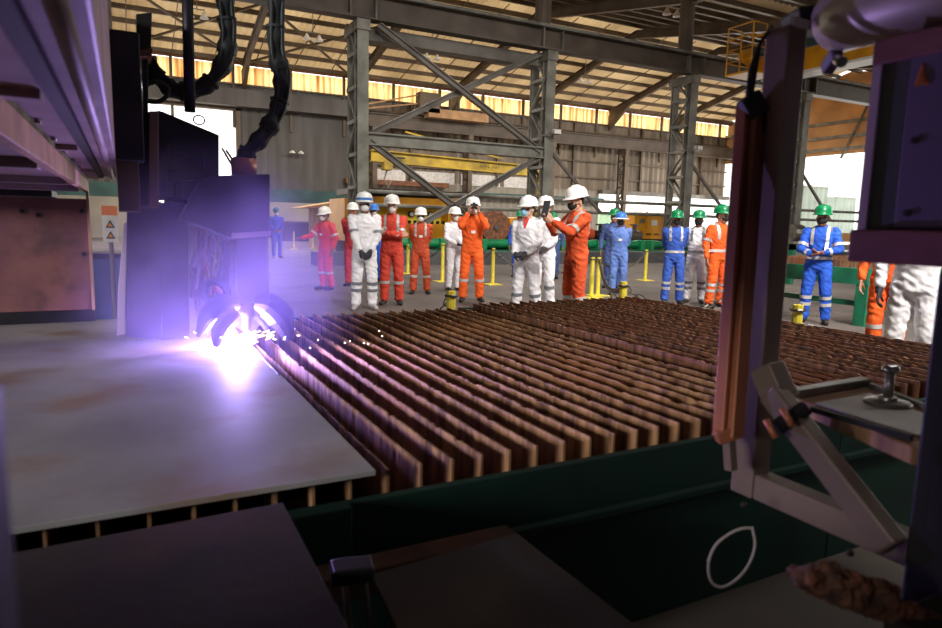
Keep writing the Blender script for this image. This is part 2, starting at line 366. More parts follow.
    # collar
    for k_ in range(14):
        a0 = 2 * PI * k_ / 14; a1 = 2 * PI * (k_ + 1) / 14
        f = lambda a: V((.077 * math.cos(a), .012 + .075 * math.sin(a), 1.495 + .022 * math.sin(a)))
        if abs(((a0 + a1) / 2) % (2 * PI) - 1.5 * PI) > .3: c.capsule(f(a0), f(a1), .018, .018, 8)
    cm = remesh(c, .0125, 2, .0105, seed)
    mobj('coverall', cm, suit, root)
    bv = BVHTree.FromPolygons([v.co.copy() for v in cm.vertices], [tuple(p.vertices) for p in cm.polygons])
    if collar:
        cmb = MB(); cmb.prism([(-.045, -.083, 1.50), (.045, -.083, 1.50), (.012, -.135, 1.36), (-.012, -.135, 1.36)], (0, .03, 0)); cmb.build('undershirt', collar, root)
    rb = 'reflect' if suit not in ('cl_white',) else 'reflect_dk'
    def ringband(name, p, ax, Rout, h, m=rb, nn=22):
        ax = V(ax).normalized(); u = ax.cross(V((0, 1, 0)));
        if u.length < .2: u = ax.cross(V((1, 0, 0)))
        u.normalize(); w = ax.cross(u); rows = []
        for t in (-.5, .5):
            row = []
            for j in range(nn):
                dr = u * math.cos(2 * PI * j / nn) + w * math.sin(2 * PI * j / nn); o = V(p) + ax * h * t
                hit = bv.ray_cast(o + dr * Rout, -dr, Rout)
                row.append((hit[0] if hit[0] else o + dr * Rout * .75) + dr * .007)
            rows.append(row)
        inner = [[q + (V(p) - q).normalized() * .006 for q in r_] for r_ in rows]
        mb = MB(); mb.loft([inner[0], rows[0], rows[1], inner[1]], False); mb.build(name, m, root)
    if 'leg' in bands or 'leg2' in bands:
        for i in (1, -1):
            for t in ((.12, .42) if 'leg2' in bands else (.22,)):
                p = knees[i].lerp(ank[i] + V((0, 0, .05)), t + .08); ringband('reflective_band', p, (ank[i] - knees[i]), .115, .05)
    if 'waist' in bands: ringband('waist_band', (0, .006, 1.02), (0, 0, 1), .34, .045, nn=30)
    if 'arm' in bands:
        for i in (1, -1):
            S, E, W = arms[i][:3]
            p = S.lerp(E, .72); ringband('arm_band', p, E - S, .11, .045)
            if 'cuff' in bands: ringband('cuff_band', E.lerp(W, .6), W - E, .085, .04)
    if 'strap' in bands:
        for i in (1, -1):
            rows = []
            for j in range(15):
                a = R(-35 + 250 * j / 14); dr = V((0, -math.cos(a), math.sin(a))); o = V((i * .105, 0, 1.30))
                r_ = []
                for q in (-.022, .022):
                    oo = o + V((q, 0, 0)); hit = bv.ray_cast(oo + dr * .3, -dr, .3); h = hit[0] if hit[0] else oo + dr * .13
                    r_ += [h + dr * .008]
                rows.append([r_[0], r_[1], r_[1] - dr * .006, r_[0] - dr * .006])
            mb = MB(); mb.loft(rows); mb.build('shoulder_strip', rb, root)
    # ---- boots, gloves
    for i in (1, -1):
        f = MB(); a = ank[i]; tx = V((i * .045, -.19, 0))
        f.capsule(a + V((0, .03, -.04)), a + V((0, .03, .03)), .046, .05); f.capsule(a + V((0, .02, -.045)), a + V((0, 0, -.04)) + tx * .6, .044, .042); f.capsule(a + V((0, 0, -.045)) + tx * .55, a + V((0, 0, -.05)) + tx, .042, .036)
        me = remesh(f, .011, 1)
        for v in me.vertices: v.co.z = max(v.co.z, .002)
        mobj('boot', me, boots, root)
        if glove:
            S, E, W, d, n, cu = arms[i]; gm = MB(); hand(gm, W, d, n, i, cu, 1.04, .0028); gm.capsule(W - (W - E).normalized() * .03, W + V(d).normalized() * .02, .036, .034)
            mobj('glove', remesh(gm, .006, 1), glove, root)
    # ---- head gear
    def headpart(name, mb, m, smooth=True, par=root):
        mb.v = [Rh @ p for p in mb.v]; return mb.build(name, m, par, smooth=smooth)
    hm = MB(); z0 = hc.z + .054; prof = [(1.0, 0.0), (1.13, -.002), (1.14, .006), (1.02, .014), (1.0, .03), (.985, .06), (.92, .092), (.78, .12), (.55, .138), (.28, .146), (.02, .148)]
    hm.loft([[V((.123 * r_ * math.cos(t), .147 * r_ * math.sin(t) + (-.045 * max(0, -math.sin(t)) ** 2 if r_ > 1.05 else 0), z0 + z_ - (.012 if r_ > 1.05 and math.sin(t) < -.3 else 0))) for t in [2 * PI * j / 24 for j in range(24)]] for r_, z_ in prof])
    hp = headpart('helmet', hm, helmet)
    rg = MB(); rg.tube([(0, .147 * math.sin(a) * .96, z0 + .002 + .148 * math.cos(a)) for a in [R(-62 + 124 * j / 10) for j in range(11)]], .012, 8)
    for i in (1, -1): rg.tube([(i * .042, .147 * math.sin(a) * .9, z0 - .004 + .142 * math.cos(a)) for a in [R(-55 + 110 * j / 8) for j in range(9)]], .007, 6)
    headpart('helmet_ridge', rg, helmet, par=hp)
    hr = MB(); hr.sphere(hc + V((0, .026, .012)), (.083, .088, .082), 14, 10); headpart('hair', hr, 'hair')
    for i in (1, -1):
        e = MB(); e.sphere(hc + V((i * .033, -.0835, .006)), (.013, .009, .008), 8, 6); headpart('eye', e, 'eye')
    if mask:
        mk = MB(); rows = []
        wide_ = 1.12 if mask == 'm_black' else 1.0
        for j, t in enumerate((-.098, -.085, -.06, -.03, -.008, .0)):
            w = (.03, .052, .064, .064, .05, .03)[j] * wide_; dp = (.098, .112, .128, .132, .126, .112)[j]
            rows.append([hc + V((w * math.cos(a), -.045 - (dp - .045) * max(0, -math.sin(a)) + .03 * max(0, math.sin(a)), t)) for a in [2 * PI * q / 16 for q in range(16)]])
        mk.loft(rows); m_ = headpart('mask', mk, mask)
        for i in (1, -1):
            st = MB(); st.tube([hc + V((i * .06, -.06, -.04)), hc + V((i * .082, -.01, -.02)), hc + V((i * .088, .03, .0))], .004, 6)
            headpart('mask_strap', st, mask, par=m_)
    if goggles:
        gg = MB(); gg.loft([[hc + V((x, -y * 1.0, z)) for x, y in ((-.074, .05), (-.062, .092), (-.03, .108), (0, .106), (.03, .108), (.062, .092), (.074, .05), (.0, .06))] for z in (-.012, .02)])
        headpart('safety_glasses', gg, 'black', False)
    if badge:
        bd = MB(); hit = bv.ray_cast(V((.0, -.5, 1.22)), V((0, 1, 0)), .5)[0] or V((0, -.14, 1.22)); bd.box(hit + V((.005, -.012, 0)), (.075, .006, .05)); bd.build('badge', 'white', root)
    return root, s, arms
# ------------------------------------------------------------------ the workers
person('lone worker in blue coverall and green helmet, small beyond the torch', 277, 24.1, 1.83, 12, 'waist', 'cl_royal', 'h_green', 'm_white', None, '', skin='skin_dk')
person('red suited worker in white helmet turned aside, holding out one arm, left of the group', 326, 13.5, 1.66, -48, 'reach', 'cl_red', 'h_white', 'm_white', None, 'arm leg', skin='skin_dk', badge=True, headtilt=8)
person('worker in orange half hidden behind the shoulder of the white suit with goggles', 353, 14.4, 1.78, -10, 'behind', 'cl_red', 'h_white', None, None, '', skin='skin', group='workers watching the plasma cutting')
person('worker in blue with blue helmet almost hidden between white and red suits', 373.5, 15.5, 1.80, 10, 'down', 'cl_royal', 'h_blue', 'm_white', None, '', skin='skin_dk')
pD = person('worker in white coverall with blue goggles band on helmet, dark gloved hands clasped', 364.5, 10.6, 1.84, 4, 'clasp', 'cl_white', 'h_white', 'm_white', 'glove', 'leg2 arm', 'boot_lt', 'skin_dk', True, stance=.13)
person('worker in red coverall standing with crossed arms and cone mask', 391.5, 11.3, 1.84, -4, 'crossed', 'cl_red', 'h_white', 'm_white', None, 'leg strap arm', skin='skin_lt', goggles=False, stance=.12)
person('worker in dark orange coverall with hands behind back and dark glasses', 420, 13.1, 1.68, 0, 'behind', 'cl_burnt', 'h_white', 'm_white', None, 'leg strap', skin='skin_dk', goggles=True, badge=True, stance=.15)
pG = person('white suited worker reading a paper behind the bright orange photographer', 453.5, 13.8, 1.72, 35, 'paper', 'cl_white', 'h_white', 'm_white', 'glove', '', skin='skin', stance=.14)
pH = person('worker in bright orange coverall photographing with a camera held to the face', 471, 12.0, 1.86, 4, 'camera', 'cl_orange', 'h_white', 'm_white', None, 'leg', skin='skin', badge=True, stance=.15)
person('blue suited worker with green helmet peeking from behind the white suit in blue mask', 518.5, 17.8, 1.76, -10, 'down', 'cl_royal', 'h_green', None, None, '', skin='skin_dk')
person('green helmeted worker hidden behind the tablet of the orange phone taker', 551.5, 17.5, 1.72, 0, 'down', 'cl_navy', 'h_green', None, None, '', skin='skin_dk')
person('white suited worker whose helmet shows behind the one in blue mask', 542, 11.0, 1.86, -20, 'waist', 'cl_white', 'h_white', 'm_white', 'glove', 'leg', skin='skin')
person('white suited worker in light blue mask and red undershirt looking aside', 525, 9.8, 1.80, -22, 'waist', 'cl_white', 'h_white', 'm_blue', 'glove', 'leg', 'boot', 'skin_lt', True, headturn=-22, collar='shirt_red', stance=.16)
pL = person('tall worker in orange coverall and black mask filming with a dark tablet', 573, 9.3, 1.93, -58, 'phone', 'cl_rust', 'h_white', 'm_black', None, 'leg arm strap', skin='skin_lt', headtilt=10, stance=.13)
person('blue suited worker standing close behind the pale blue one with blue helmet', 611, 15.2, 1.80, -6, 'down', 'cl_navy', 'h_green', None, None, '', skin='skin_dk')
pM = person('worker in pale blue coverall with blue brimmed helmet and black mask', 617, 13.7, 1.69, 2, 'behind', 'cl_pale', 'h_blue', 'm_black', None, '', skin='skin_dk', badge=True)
person('worker in royal blue coverall with pale waist band, green helmet, hands behind back', 671.5, 12.3, 1.72, 6, 'behind', 'cl_blue', 'h_green', 'm_black', None, 'leg2 waist strap', skin='skin_dk', stance=.14)
person('worker in white coverall with grey waist band and green helmet', 693.5, 12.5, 1.73, -4, 'behind', 'cl_white', 'h_green', 'm_black', None, 'leg2 waist strap', skin='skin_dk', stance=.13)
person('worker in orange coverall and green helmet partly hidden by the copper strip', 715, 11.9, 1.81, 38, 'down', 'cl_orange', 'h_green', 'm_black', None, 'leg2 waist strap arm', skin='skin', headturn=20, stance=.13)
person('worker in vivid blue coverall and green helmet with hands joined at the waist', 813, 10.1, 1.78, -6, 'mid', 'cl_royal', 'h_green', 'm_black', None, 'leg2 waist strap arm cuff', skin='skin_dk', stance=.15)
person('orange suited worker behind the grey white suit, head hidden by the cabinet', 882, 7.3, 1.80, -10, 'down', 'cl_orange', 'h_white', 'm_white', None, 'leg arm', skin='skin')
person('white suited worker with hanging gloved hands, head hidden by the pink flange', 904, 6.1, 1.82, 0, 'down', 'cl_white', 'h_white', 'm_white', 'glove', 'leg arm', skin='skin', stance=.12)
bpy.context.view_layer.update()
# goggles pushed up on the helmet of the white suit
q = MB(); hcz = 1.625 + .054
q.loft([[V((.128 * k_ * math.cos(t_), .150 * k_ * math.sin(t_) - .012, hcz + z_)) for t_ in [2 * PI * j / 24 for j in range(24)]] for k_, z_ in ((.985, .02), (1.03, .022), (1.01, .055), (.96, .057))], False)
q.build('goggle_band', 'h_blue', pD[0])
q = MB(); q.loft([[V((.123 * k_ * math.cos(t_), .147 * k_ * math.sin(t_) - .012, hcz + z_)) for t_ in [2 * PI * j / 24 for j in range(24)]] for k_, z_ in ((1.1, .004), (1.5, -.012), (1.5, -.004), (1.1, .012))], False)
q.build('sun_brim', 'm_white', pM[0])
# held things: camera, tablet, paper
m_ = pH[0].matrix_world
t = thing('photo_camera', 'black camera held up by the bright orange photographer', 'camera', m_ @ V((0, -.255, 1.655)), None, pH[0].rotation_euler.z)
q = MB(); q.box((0, 0, 0), (.13, .06, .085)); q.box((0, 0, .05), (.05, .05, .03)); q.build('camera_body', 'black', t, .008)
q = MB(); q.cyl((0, -.02, 0), (0, -.11, 0), .036, 16); q.build('lens', 'black', t); q = MB(); q.cyl((0, -.108, 0), (0, -.112, 0), .028, 16); q.build('front_glass', 'chrome', t)
m_ = pL[0].matrix_world
t = thing('tablet', 'dark tablet held up by the tall orange suited worker', 'tablet', m_ @ V((0, -.475, 1.52)), None, pL[0].rotation_euler.z)
rx = Matrix.Rotation(R(-12), 3, 'X')
q = MB(); q.box((0, 0, 0), (.17, .012, .22), rx); q.build('case', mat('slate', (62, 70, 84), .5), t, .004); q = MB(); q.box(V((0, .0065, .001)), (.15, .002, .20), rx); q.build('screen', 'black', t)
m_ = pG[0].matrix_world
tag(MB().box(m_ @ V((-.01, -.37, 1.10)), (.21, .006, .28), Matrix.Rotation(pG[0].rotation_euler.z, 3, 'Z') @ Matrix.Rotation(R(-50), 3, 'X')).build('paper_sheet', 'paper'), 'white sheet held by the white suited reader', 'paper')

# ------------------------------------------------------------------ building shell
YN, YF = 23.0, 48.5                 # near column row and far wall
SP = 7.8; XC = [7.55 + SP * i for i in range(-2, 6)]
XR = 54.0; XL = -16.0; YB = -7.0
EAVE, RIDGE, VAL = 11.75, 14.6, 12.1
def roofz(y):
    if y >= 36: return RIDGE + (EAVE - RIDGE) * (y - 36) / (YF - 36)
    if y >= YN: return RIDGE + (VAL - RIDGE) * (36 - y) / (36 - YN)
    ym = (YN + YB) / 2
    return VAL + (RIDGE - VAL) * (1 - abs(y - ym) / (YN - ym))
fl = MB(); fl.mm((XL, YB, -.2), (XR, YF, 0)); struct(fl, 'floor', 'concrete', 'grey brown concrete workshop floor', 'floor')
g = MB(); g.mm((XR, -60, -.25), (190, 160, -.03)); g.mm((XL - 60, YF, -.25), (XR, 160, -.03)); struct(g, 'ground', 'outground', 'pale sunlit yard outside the hall', 'ground')
# corrugated sheet between two points, corrugation along z or y
def corr(mb, x0, x1, z0, z1, y, pitch=.5, depth=.05):
    n = int((x1 - x0) / (pitch / 2)); xs = [x0 + (x1 - x0) * i / n for i in range(n + 1)]
    A = [(x, y - (depth if i % 2 else 0), z0) for i, x in enumerate(xs)]; B = [(p[0], p[1], z1) for p in A]
    C_ = [(x, y + .03 - (depth if i % 2 else 0), z) for z in (z0, z1) for i, x in enumerate(xs)]
    m = n + 1
    mb.add(A + B + C_, [(i, i + 1, m + i + 1, m + i) for i in range(n)] + [(2 * m + i + 1, 2 * m + i, 3 * m + i, 3 * m + i + 1) for i in range(n)]
           + [(i, 2 * m + i, 2 * m + i + 1, i + 1) for i in range(n)] + [(m + i, m + i + 1, 3 * m + i + 1, 3 * m + i) for i in range(n)])
wl = MB(); corr(wl, 16, XR, 4.55, 10.42, YF, .62, .09); struct(wl, 'wall_back', 'clad', 'corrugated brown sheet wall under the lit strip', 'wall')
wl = MB(); corr(wl, 7.15, 16, 3.5, 10.42, YF, .62, .07); corr(wl, XL, 1.5, 3.5, 10.42, YF, .62, .07); corr(wl, 1.5, 7.15, 8.75, 10.42, YF, .62, .07)
struct(wl, 'wall_back', 'clad_dk', 'grey corrugated wall beside the tall doorway', 'wall')
wl = MB(); wl.mm((7.15, YF - .1, 2.6), (16, YF + .05, 3.5)); wl.mm((XL, YF - .1, 2.6), (1.5, YF + .05, 3.5)); struct(wl, 'trim_1', 'teal', 'dark teal band along the grey wall', 'trim')
wl = MB(); wl.mm((7.15, YF - .2, 0), (16, YF + .05, 2.6)); wl.mm((XL, YF - .2, 0), (1.5, YF + .05, 2.6)); struct(wl, 'wall_back', 'block', 'pale plastered wall base below the teal band', 'wall')
dj = MB(); dj.mm((7.0, YF - .35, 0), (7.3, YF + .1, 8.75)); dj.mm((1.4, YF - .35, 8.6), (7.3, YF + .1, 8.8)); struct(dj, 'door_1', 'rafter', 'rusty frame of the tall bright doorway', 'doorway')
# lit translucent strip, panes between mullions
wb = sroot('window_1', 'glowing amber translucent strip under the eaves of the back wall', 'window')
x = XL
i = 0
while x < XR:
    x1 = min(x + 3.82, XR); p = MB(); corr(p, x + .06, x1 - .06, 10.42, 11.62, YF + .05, .5, .05); p.build('pane', 'band_light', wb)
    q = MB(); q.mm((x - .09, YF - .2, 7.5), (x + .09, YF, 11.9)); q.build('mullion', 'rafter', wb); x = x1
tr = MB(); tr.mm((XL, YF - .25, 10.3), (XR, YF - .02, 10.42)); struct(tr, 'trim_2', 'rafter', 'sill rail under the lit strip', 'trim')
tr = MB()
for z in (11.62, 11.8): tr.mm((XL, YF - .5, z), (XR, YF - .35, z + .1))
corr(tr, XL, XR, 11.6, 12.0, YF - .3, .5, .06); struct(tr, 'trim_3', 'rust', 'rusty eaves cladding above the lit strip', 'trim')
# lower part of back wall: pale panels, teal rails
lw = MB(); corr(lw, 16, 38.2, 0, 4.58, YF, .62, .06); struct(lw, 'wall_back', 'block', 'pale lower sheet wall behind the machines', 'wall')
for k, (a, b_) in enumerate(((16.2, 19.4), (19.9, 23.6), (24.2, 27.8), (28.2, 31.0))):
    p = MB(); p.mm((a, YF - .12, 4.45), (b_, YF - .02, 5.35)); o = struct(p, 'window_%d' % (k + 2), 'paper', 'pale window panel low in the back wall, number %d from the lattice column' % (k + 1), 'window')
for z, m_, x0, x1, lb in ((3.55, 'teal', 23.8, 38.2, 'teal rail along the lower back wall'), (4.15, 'rust', 14.5, 22.8, 'brown rail along the lower back wall'), (4.3, 'steel', 38, XR, 'pale edge beam over the open lower wall')):
    p = MB(); p.mm((x0, YF - .8, z), (x1, YF - .15, z + .35)); struct(p, 'beam', m_, lb, 'beam')
# back wall: crane girder, sheeting rails, columns
gb = MB(); gb.ibeam((16, YF - 1.4, 8.7), (XR, YF - 1.4, 8.7), .5, .98, .08); struct(gb, 'beam', 'steel_dk', 'deep crane girder along the far wall', 'beam')
gb = MB(); gb.mm((XL, YF - 1.2, 8.8), (16, YF - .5, 9.9)); struct(gb, 'beam', 'clad_dk', 'grey girder over the tall doorway', 'beam')
for z in (5.6, 7.0, 9.5):
    p = MB(); p.mm((16, YF - .28, z), (XR, YF - .1, z + .12)); struct(p, 'trim_4', 'rafter', 'thin sheeting rail on the back wall', 'trim')
for x in [16 + 7.65 * i for i in range(5)]:
    p = MB(); p.mm((x + 3.8 - .1, YF - .35, 4.5), (x + 3.8 + .1, YF - .1, 10.4)); struct(p, 'trim_5', 'rafter', 'upright sheeting post on the back wall', 'trim')
def lattice(name, x, y0, y1, z1, m, wd=.42, lab='lattice column'):
    r_ = sroot(name, lab, 'column')
    a = MB(); a.ibeam((x, y0, 0), (x, y0, z1), wd, .36, .05, (0, 1, 0)); a.build('chord', m, r_)
    a = MB(); a.ibeam((x, y1, 0), (x, y1, z1), wd * .8, .2, .05, (0, 1, 0)); a.build('chord', m, r_)
    z = .3; up_ = True
    while z < z1 - .6:
        a = MB()
        for sx in (-1, 1): a.bar((x + sx * wd * .42, y0 if up_ else y1, z), (x + sx * wd * .42, y1 if up_ else y0, z + 1.15), .05, .11, (1, 0, 0))
        a.build('lacing', m, r_); a = MB(); a.mm((x - wd / 2, y0, z - .06), (x + wd / 2, y1, z + .06)); a.build('batten', m, r_); z += 1.15; up_ = not up_
    a = MB(); a.mm((x - wd * .6, y0 - .25, z1 - .35), (x + wd * .6, y1 + .2, z1)); a.build('cap', m, r_)
    return r_
names = ['', '', 'first', 'second', 'third', 'fourth', 'fifth', 'sixth']
for i, x in enumerate(XC):
    if i < 2: continue
    lattice('column', x, YN, YN + 1.05, 8.25, 'greysteel', .40, 'grey lattice column of the crane girder, %s from the cutting torch' % names[i])
for i in range(3, 7):
    lattice('column', XC[i] + 1.0, YF - 1.6, YF - .8, 8.2, 'rafter', .34, 'slim lattice column against the far wall')
# near crane girder
gb = MB(); gb.ibeam((XL, YN, 8.7), (XR, YN, 8.7), .5, .85, .08); struct(gb, 'beam', 'steel_dk', 'deep steel crane girder on the lattice columns', 'beam')
pp = MB(); pp.cyl((XL, YN - .35, 9.12), (XR, YN - .35, 9.12), .07, 10); struct(pp, 'beam', 'greysteel', 'pale pipe along the top of the crane girder', 'pipe')
for x in XC:
    for dx in (-.45, .45):
        p = MB(); p.mm((x + dx - .03, YN - .26, 8.28), (x + dx + .03, YN + .26, 9.12)); struct(p, 'trim_6', 'steel', 'stiffener plate on the crane girder', 'trim')
    p = MB(); p.cyl((x, YN + .6, 9.1), (x, YN + .6, roofz(YN) + .4), .33, 14); struct(p, 'column', 'rafter', 'round roof post standing on the crane girder', 'column')
gb = MB(); gb.mm((XC[2], YN + .4, 7.75), (XC[3], YN + .9, 8.2)); struct(gb, 'beam', 'steel', 'lower tie beam under the crane girder', 'beam')
# X bracing between the first two columns
a, b_ = XC[2] + .3, XC[3] - .3
for p0, p1, lb in (((a + .3, YN, 8.2), (b_, YN, 4.35), 'long brace falling to the second column'), ((b_, YN + .25, 8.2), (a + .2, YN + .25, 4.55), 'long brace falling to the first column'),
               ((a, YN, 4.2), (11.3, YN, 2.0), 'lower brace from the first column'), ((b_, YN, 4.15), (9.6, YN, 1.2), 'lower brace from the second column'), ((11.3, YN, 2.0), (12.3, YN, 1.3), 'short end of the lower brace')):
    p = MB(); p.ibeam(p0, p1, .2, .22, .05); struct(p, 'beam', 'steel', lb, 'brace')
p = MB(); p.ibeam((XC[2], YN, 4.3), (XC[3], YN, 4.3), .3, .45, .06); struct(p, 'beam', 'greysteel', 'horizontal tie between the first two columns', 'beam')
for i in (3, 4, 5):
    p = MB(); p.bar((XC[i] + .3, YN, 4.3), (XC[i] + 2.9, YN, 2.0), .1, .12); struct(p, 'beam', 'steel', 'short brace beside a lattice column', 'brace')
for z, lb in ((2.0, 'thin horizontal rail between the columns'), (2.5, 'thin upper rail between the columns')):
    p = MB(); p.cyl((XC[2], YN + .7, z), (XR, YN + .7, z), .07, 8); struct(p, 'beam', 'greysteel', lb, 'rail')
# roof: sheets, purlins, rafters
def roofsheet(name, ya, yb, lb, m_='roof'):
    mb = MB(); n = int((XR - XL) / .21); A = []; B = []
    for i in range(n + 1):
        x = XL + (XR - XL) * i / n; h = .10 if i % 2 else 0
        A.append((x, ya, roofz(ya) + h + .12)); B.append((x, yb, roofz(yb) + h + .12))
    m = n + 1; mb.add(A + B, [(i, i + 1, m + i + 1, m + i) for i in range(n)]); 
    mb.add([(p[0], p[1], p[2] + .03) for p in A + B], [(i + 1, i, m + i, m + i + 1) for i in range(n)])
    struct(mb, name, m_, lb, 'ceiling')
ym = (YN + YB) / 2
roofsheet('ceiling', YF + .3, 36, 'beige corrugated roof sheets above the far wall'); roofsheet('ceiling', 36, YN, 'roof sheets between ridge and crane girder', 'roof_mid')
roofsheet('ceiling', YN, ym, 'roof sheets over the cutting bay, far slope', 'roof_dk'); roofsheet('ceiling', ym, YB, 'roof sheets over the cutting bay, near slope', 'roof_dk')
def purl(y, dz=0):
    p = MB(); z = roofz(y); p.mm((XL, y - .09, z - .16 + dz), (XR, y + .09, z + .1)); struct(p, 'beam', 'rafter', 'roof purlin running along the hall', 'purlin')
y = YF - .6
while y > 36.2: purl(y); y -= 1.55
y = 35.2
while y > YN: purl(y); y -= 1.55
y = YN - .8
while y > 6: purl(y); y -= 1.5
for x in XC + [XC[-1] + SP, XC[-1] + 2 * SP - .6]:
    for ya, yb in ((YF - .3, 36), (36, YN), (YN, ym), (ym, YB)):
        p = MB(); hz = .34; p.ibeam((x, ya, roofz(ya) - hz - .1), (x, yb, roofz(yb) - hz - .1), .28, .52, .06); struct(p, 'beam', 'rafter', 'sloping roof rafter', 'rafter')
    p = MB(); p.prism([(x - .12, YF - .3, EAVE - .6), (x - .12, YF - 3.2, roofz(YF - 3.2) - .6), (x - .12, YF - .3, EAVE - 1.9)], (.24, 0, 0)); struct(p, 'beam', 'rafter', 'tapered haunch where the rafter meets the wall', 'rafter')
# sag rods: thin rods between purlins
sr = sroot('ceiling_rods', 'thin sag rods between the purlins', 'rods'); x = XL + 1.3
while x < XR:
    p = MB(); p.bar((x, YF - .4, EAVE - .12), (x, 36, RIDGE - .14), .05, .05); p.build('rod', 'rafter', sr); x += 2.55
# roof bracing in the left part
for (xa, ya), (xb, yb) in (((.2, YF - 1), (7.4, 40)), ((7.4, YF - 1), (.2, 40)), ((7.6, YF - 1), (14.8, 40)), ((14.8, YF - 1), (7.6, 40))):
    p = MB(); p.bar((xa, ya, roofz(ya) - .35), (xb, yb, roofz(yb) - .35), .12, .12); struct(p, 'beam', 'rafter', 'diagonal wind brace under the roof', 'brace')
# side and back walls of the cutting bay, gable end
w = MB(); w.mm((XL - .2, YB, 0), (XL, YF, 14.6)); struct(w, 'wall_left', 'clad_dk', 'grey end wall', 'wall')
w = MB(); w.mm((XL, YB - .2, 0), (XR, YB, 14.6)); struct(w, 'wall_front', 'clad_dk', 'grey wall behind the cutting bay', 'wall')
w = MB(); w.prism([(XR, YN, 7.9), (XR, YF, 7.9), (XR, YF, EAVE), (XR, 36, RIDGE), (XR, YN, VAL)], (.1, 0, 0)); struct(w, 'wall_right', 'gable', 'tan gable sheeting above the open end', 'wall')
for z in (8.2, 9.2, 10.4):
    p = MB(); p.mm((XR - .3, YN, z), (XR - .1, YF, z + .25)); struct(p, 'beam', 'greysteel', 'gable rail across the open end', 'beam')
for yy in (30, 36, 42):
    p = MB(); p.ibeam((XR - .4, yy, 7.5), (XR - .4, yy - 3, roofz(yy - 3)), .15, .15, .04); struct(p, 'beam', 'greysteel', 'gable brace', 'brace')
# ------------------------------------------------------------------ lamps hung under the roof
for px, py, yy, lb in ((197, 15, 40, 'twin high bay lamp right of the hose pole, nearest the gantry'), (313, 38, 40, 'twin high bay lamp where two roof braces cross'), (432, 57, 40, 'twin high bay lamp above the long brace between the first columns'), (585, 81, 40, 'twin high bay lamp right of the second lattice column'), (672, 13, 28, 'twin high bay lamp left of the round post on the third column')):
    c = aty(px, py, yy); t = thing('high_bay_lamp', lb, 'lamp', c, 'high bay lamps')
    for sx in (-.36, .36):
        q = MB(); q.lathe((sx, 0, 0), [(.06, .2), (.09, .12), (.22, -.1), (.23, -.13), (.2, -.11), (.05, .05)], 14); q.build('reflector', 'white', t, smooth=True)
    q = MB(); q.bar((-.4, 0, .3), (.4, 0, .3), .05, .05); q.cyl((0, 0, .3), (0, 0, max(.5, roofz(yy) - c.z - .1)), .025, 6); q.build('hanger', 'greysteel', t)
for px, py, yy, lb in ((296, 153, 48.0, 'twin wall flood lamp on the grey wall'),):
    c = aty(px, py, yy); t = thing('flood_lamp', lb, 'lamp', c)
    for sx in (-.3, .3):
        q = MB(); q.lathe((sx, -.2, 0), [(.05, .15), (.22, 0), (.22, -.05), (.02, -.02)], 12); q.build('reflector', 'white', t, smooth=True)
    q = MB(); q.bar((0, .41, .1), (0, -.2, .1), .06, .06); q.bar((-.35, -.2, .14), (.35, -.2, .14), .05, .05); q.build('bracket', 'steel', t)
for i, (px, py, lb) in enumerate(((556, 132, 'small lamp on the second lattice column'), (698, 148, 'small lamp on the third lattice column'))):
    c = aty(px, py, YN - .5); t = thing('column_lamp', lb, 'lamp', c)
    q = MB(); q.box((0, 0, 0), (.36, .25, .22)); q.build('housing', 'metalgrey', t, .03); q = MB(); q.box((0, -.13, 0), (.3, .02, .16)); q.build('lens', 'white', t)
    q = MB(); q.bar((-.15, .1, -.12), (-.5, .5, -.12), .06, .06); q.build('bracket', 'steel', t)

# ------------------------------------------------------------------ far machinery
t = thing('yellow_press', 'big yellow machine behind the workers with a bright lemon recess', 'machine', (7.9, 26, 0))
q = MB(); q.mm((0, 0, .6), (5.0, 2, 1.35)); q.build('bed', 'yellow', t, .02)
q = MB(); q.mm((.4, .6, 1.35), (4.7, 2, 2.0)); q.build('recess', 'lemon', t)
q = MB(); q.mm((.9, -.1, 2.0), (4.75, 2.2, 2.42)); q.build('ram', 'yellow', t, .02)
q = MB(); q.mm((4.45, -.12, 1.3), (4.85, 2.1, 2.42)); q.build('side_frame', 'yellow', t, .02)
q = MB(); q.mm((-.1, -.12, .6), (.25, 2.1, 2.3)); q.build('side_frame', 'yellow', t, .02)
q = MB(); q.mm((.3, -.3, 2.5), (5.2, 2.4, 2.72)); q.build('canopy_beam', 'steel_dk', t)
for i in range(16):
    q = MB(); q.mm((.6 + i * .26, -.02, 1.35), (.7 + i * .26, .1, 1.48)); q.build('clamp', 'black', t)
for dx in (3.0, 3.9):
    q = MB(); q.cyl((dx, .58, 1.75), (dx, .45, 1.75), .13, 12); q.build('dial', 'black', t)
    q = MB(); q.cyl((dx, .45, 1.75), (dx, .42, 1.75), .09, 12); q.build('dial_face', 'white', t)
q = MB(); q.mm((.1, .2, 0), (4.9, 1.9, .6)); q.build('plinth', 'dark', t)
t = thing('yellow_tank', 'square yellow tank cabinet beside the third lattice column', 'machine', (21.6, 24.6, 0))
q = MB(); q.mm((0, 0, 1.0), (3.1, 1.6, 2.12)); q.build('body', 'yellow', t, .03)
q = MB(); q.mm((-.25, -.05, .85), (3.3, 1.7, 1.0)); q.build('skid', 'yellow', t); q = MB(); q.mm((0, .2, 0), (3, 1.5, .85)); q.build('stand', 'dark', t)
q = MB(); q.mm((.3, -.03, 1.6), (.6, 0, 1.8)); q.build('gauge_plate', 'metalgrey', t); q = MB(); q.mm((1.05, -.03, 1.5), (1.4, 0, 1.75)); q.build('notice', 'white', t)
q = MB(); q.tube([(.7, -.06, 2.15), (.7, -.06, 1.5), (.5, -.06, 1.2)], .05, 8); q.build('pipe', 'yellow', t)
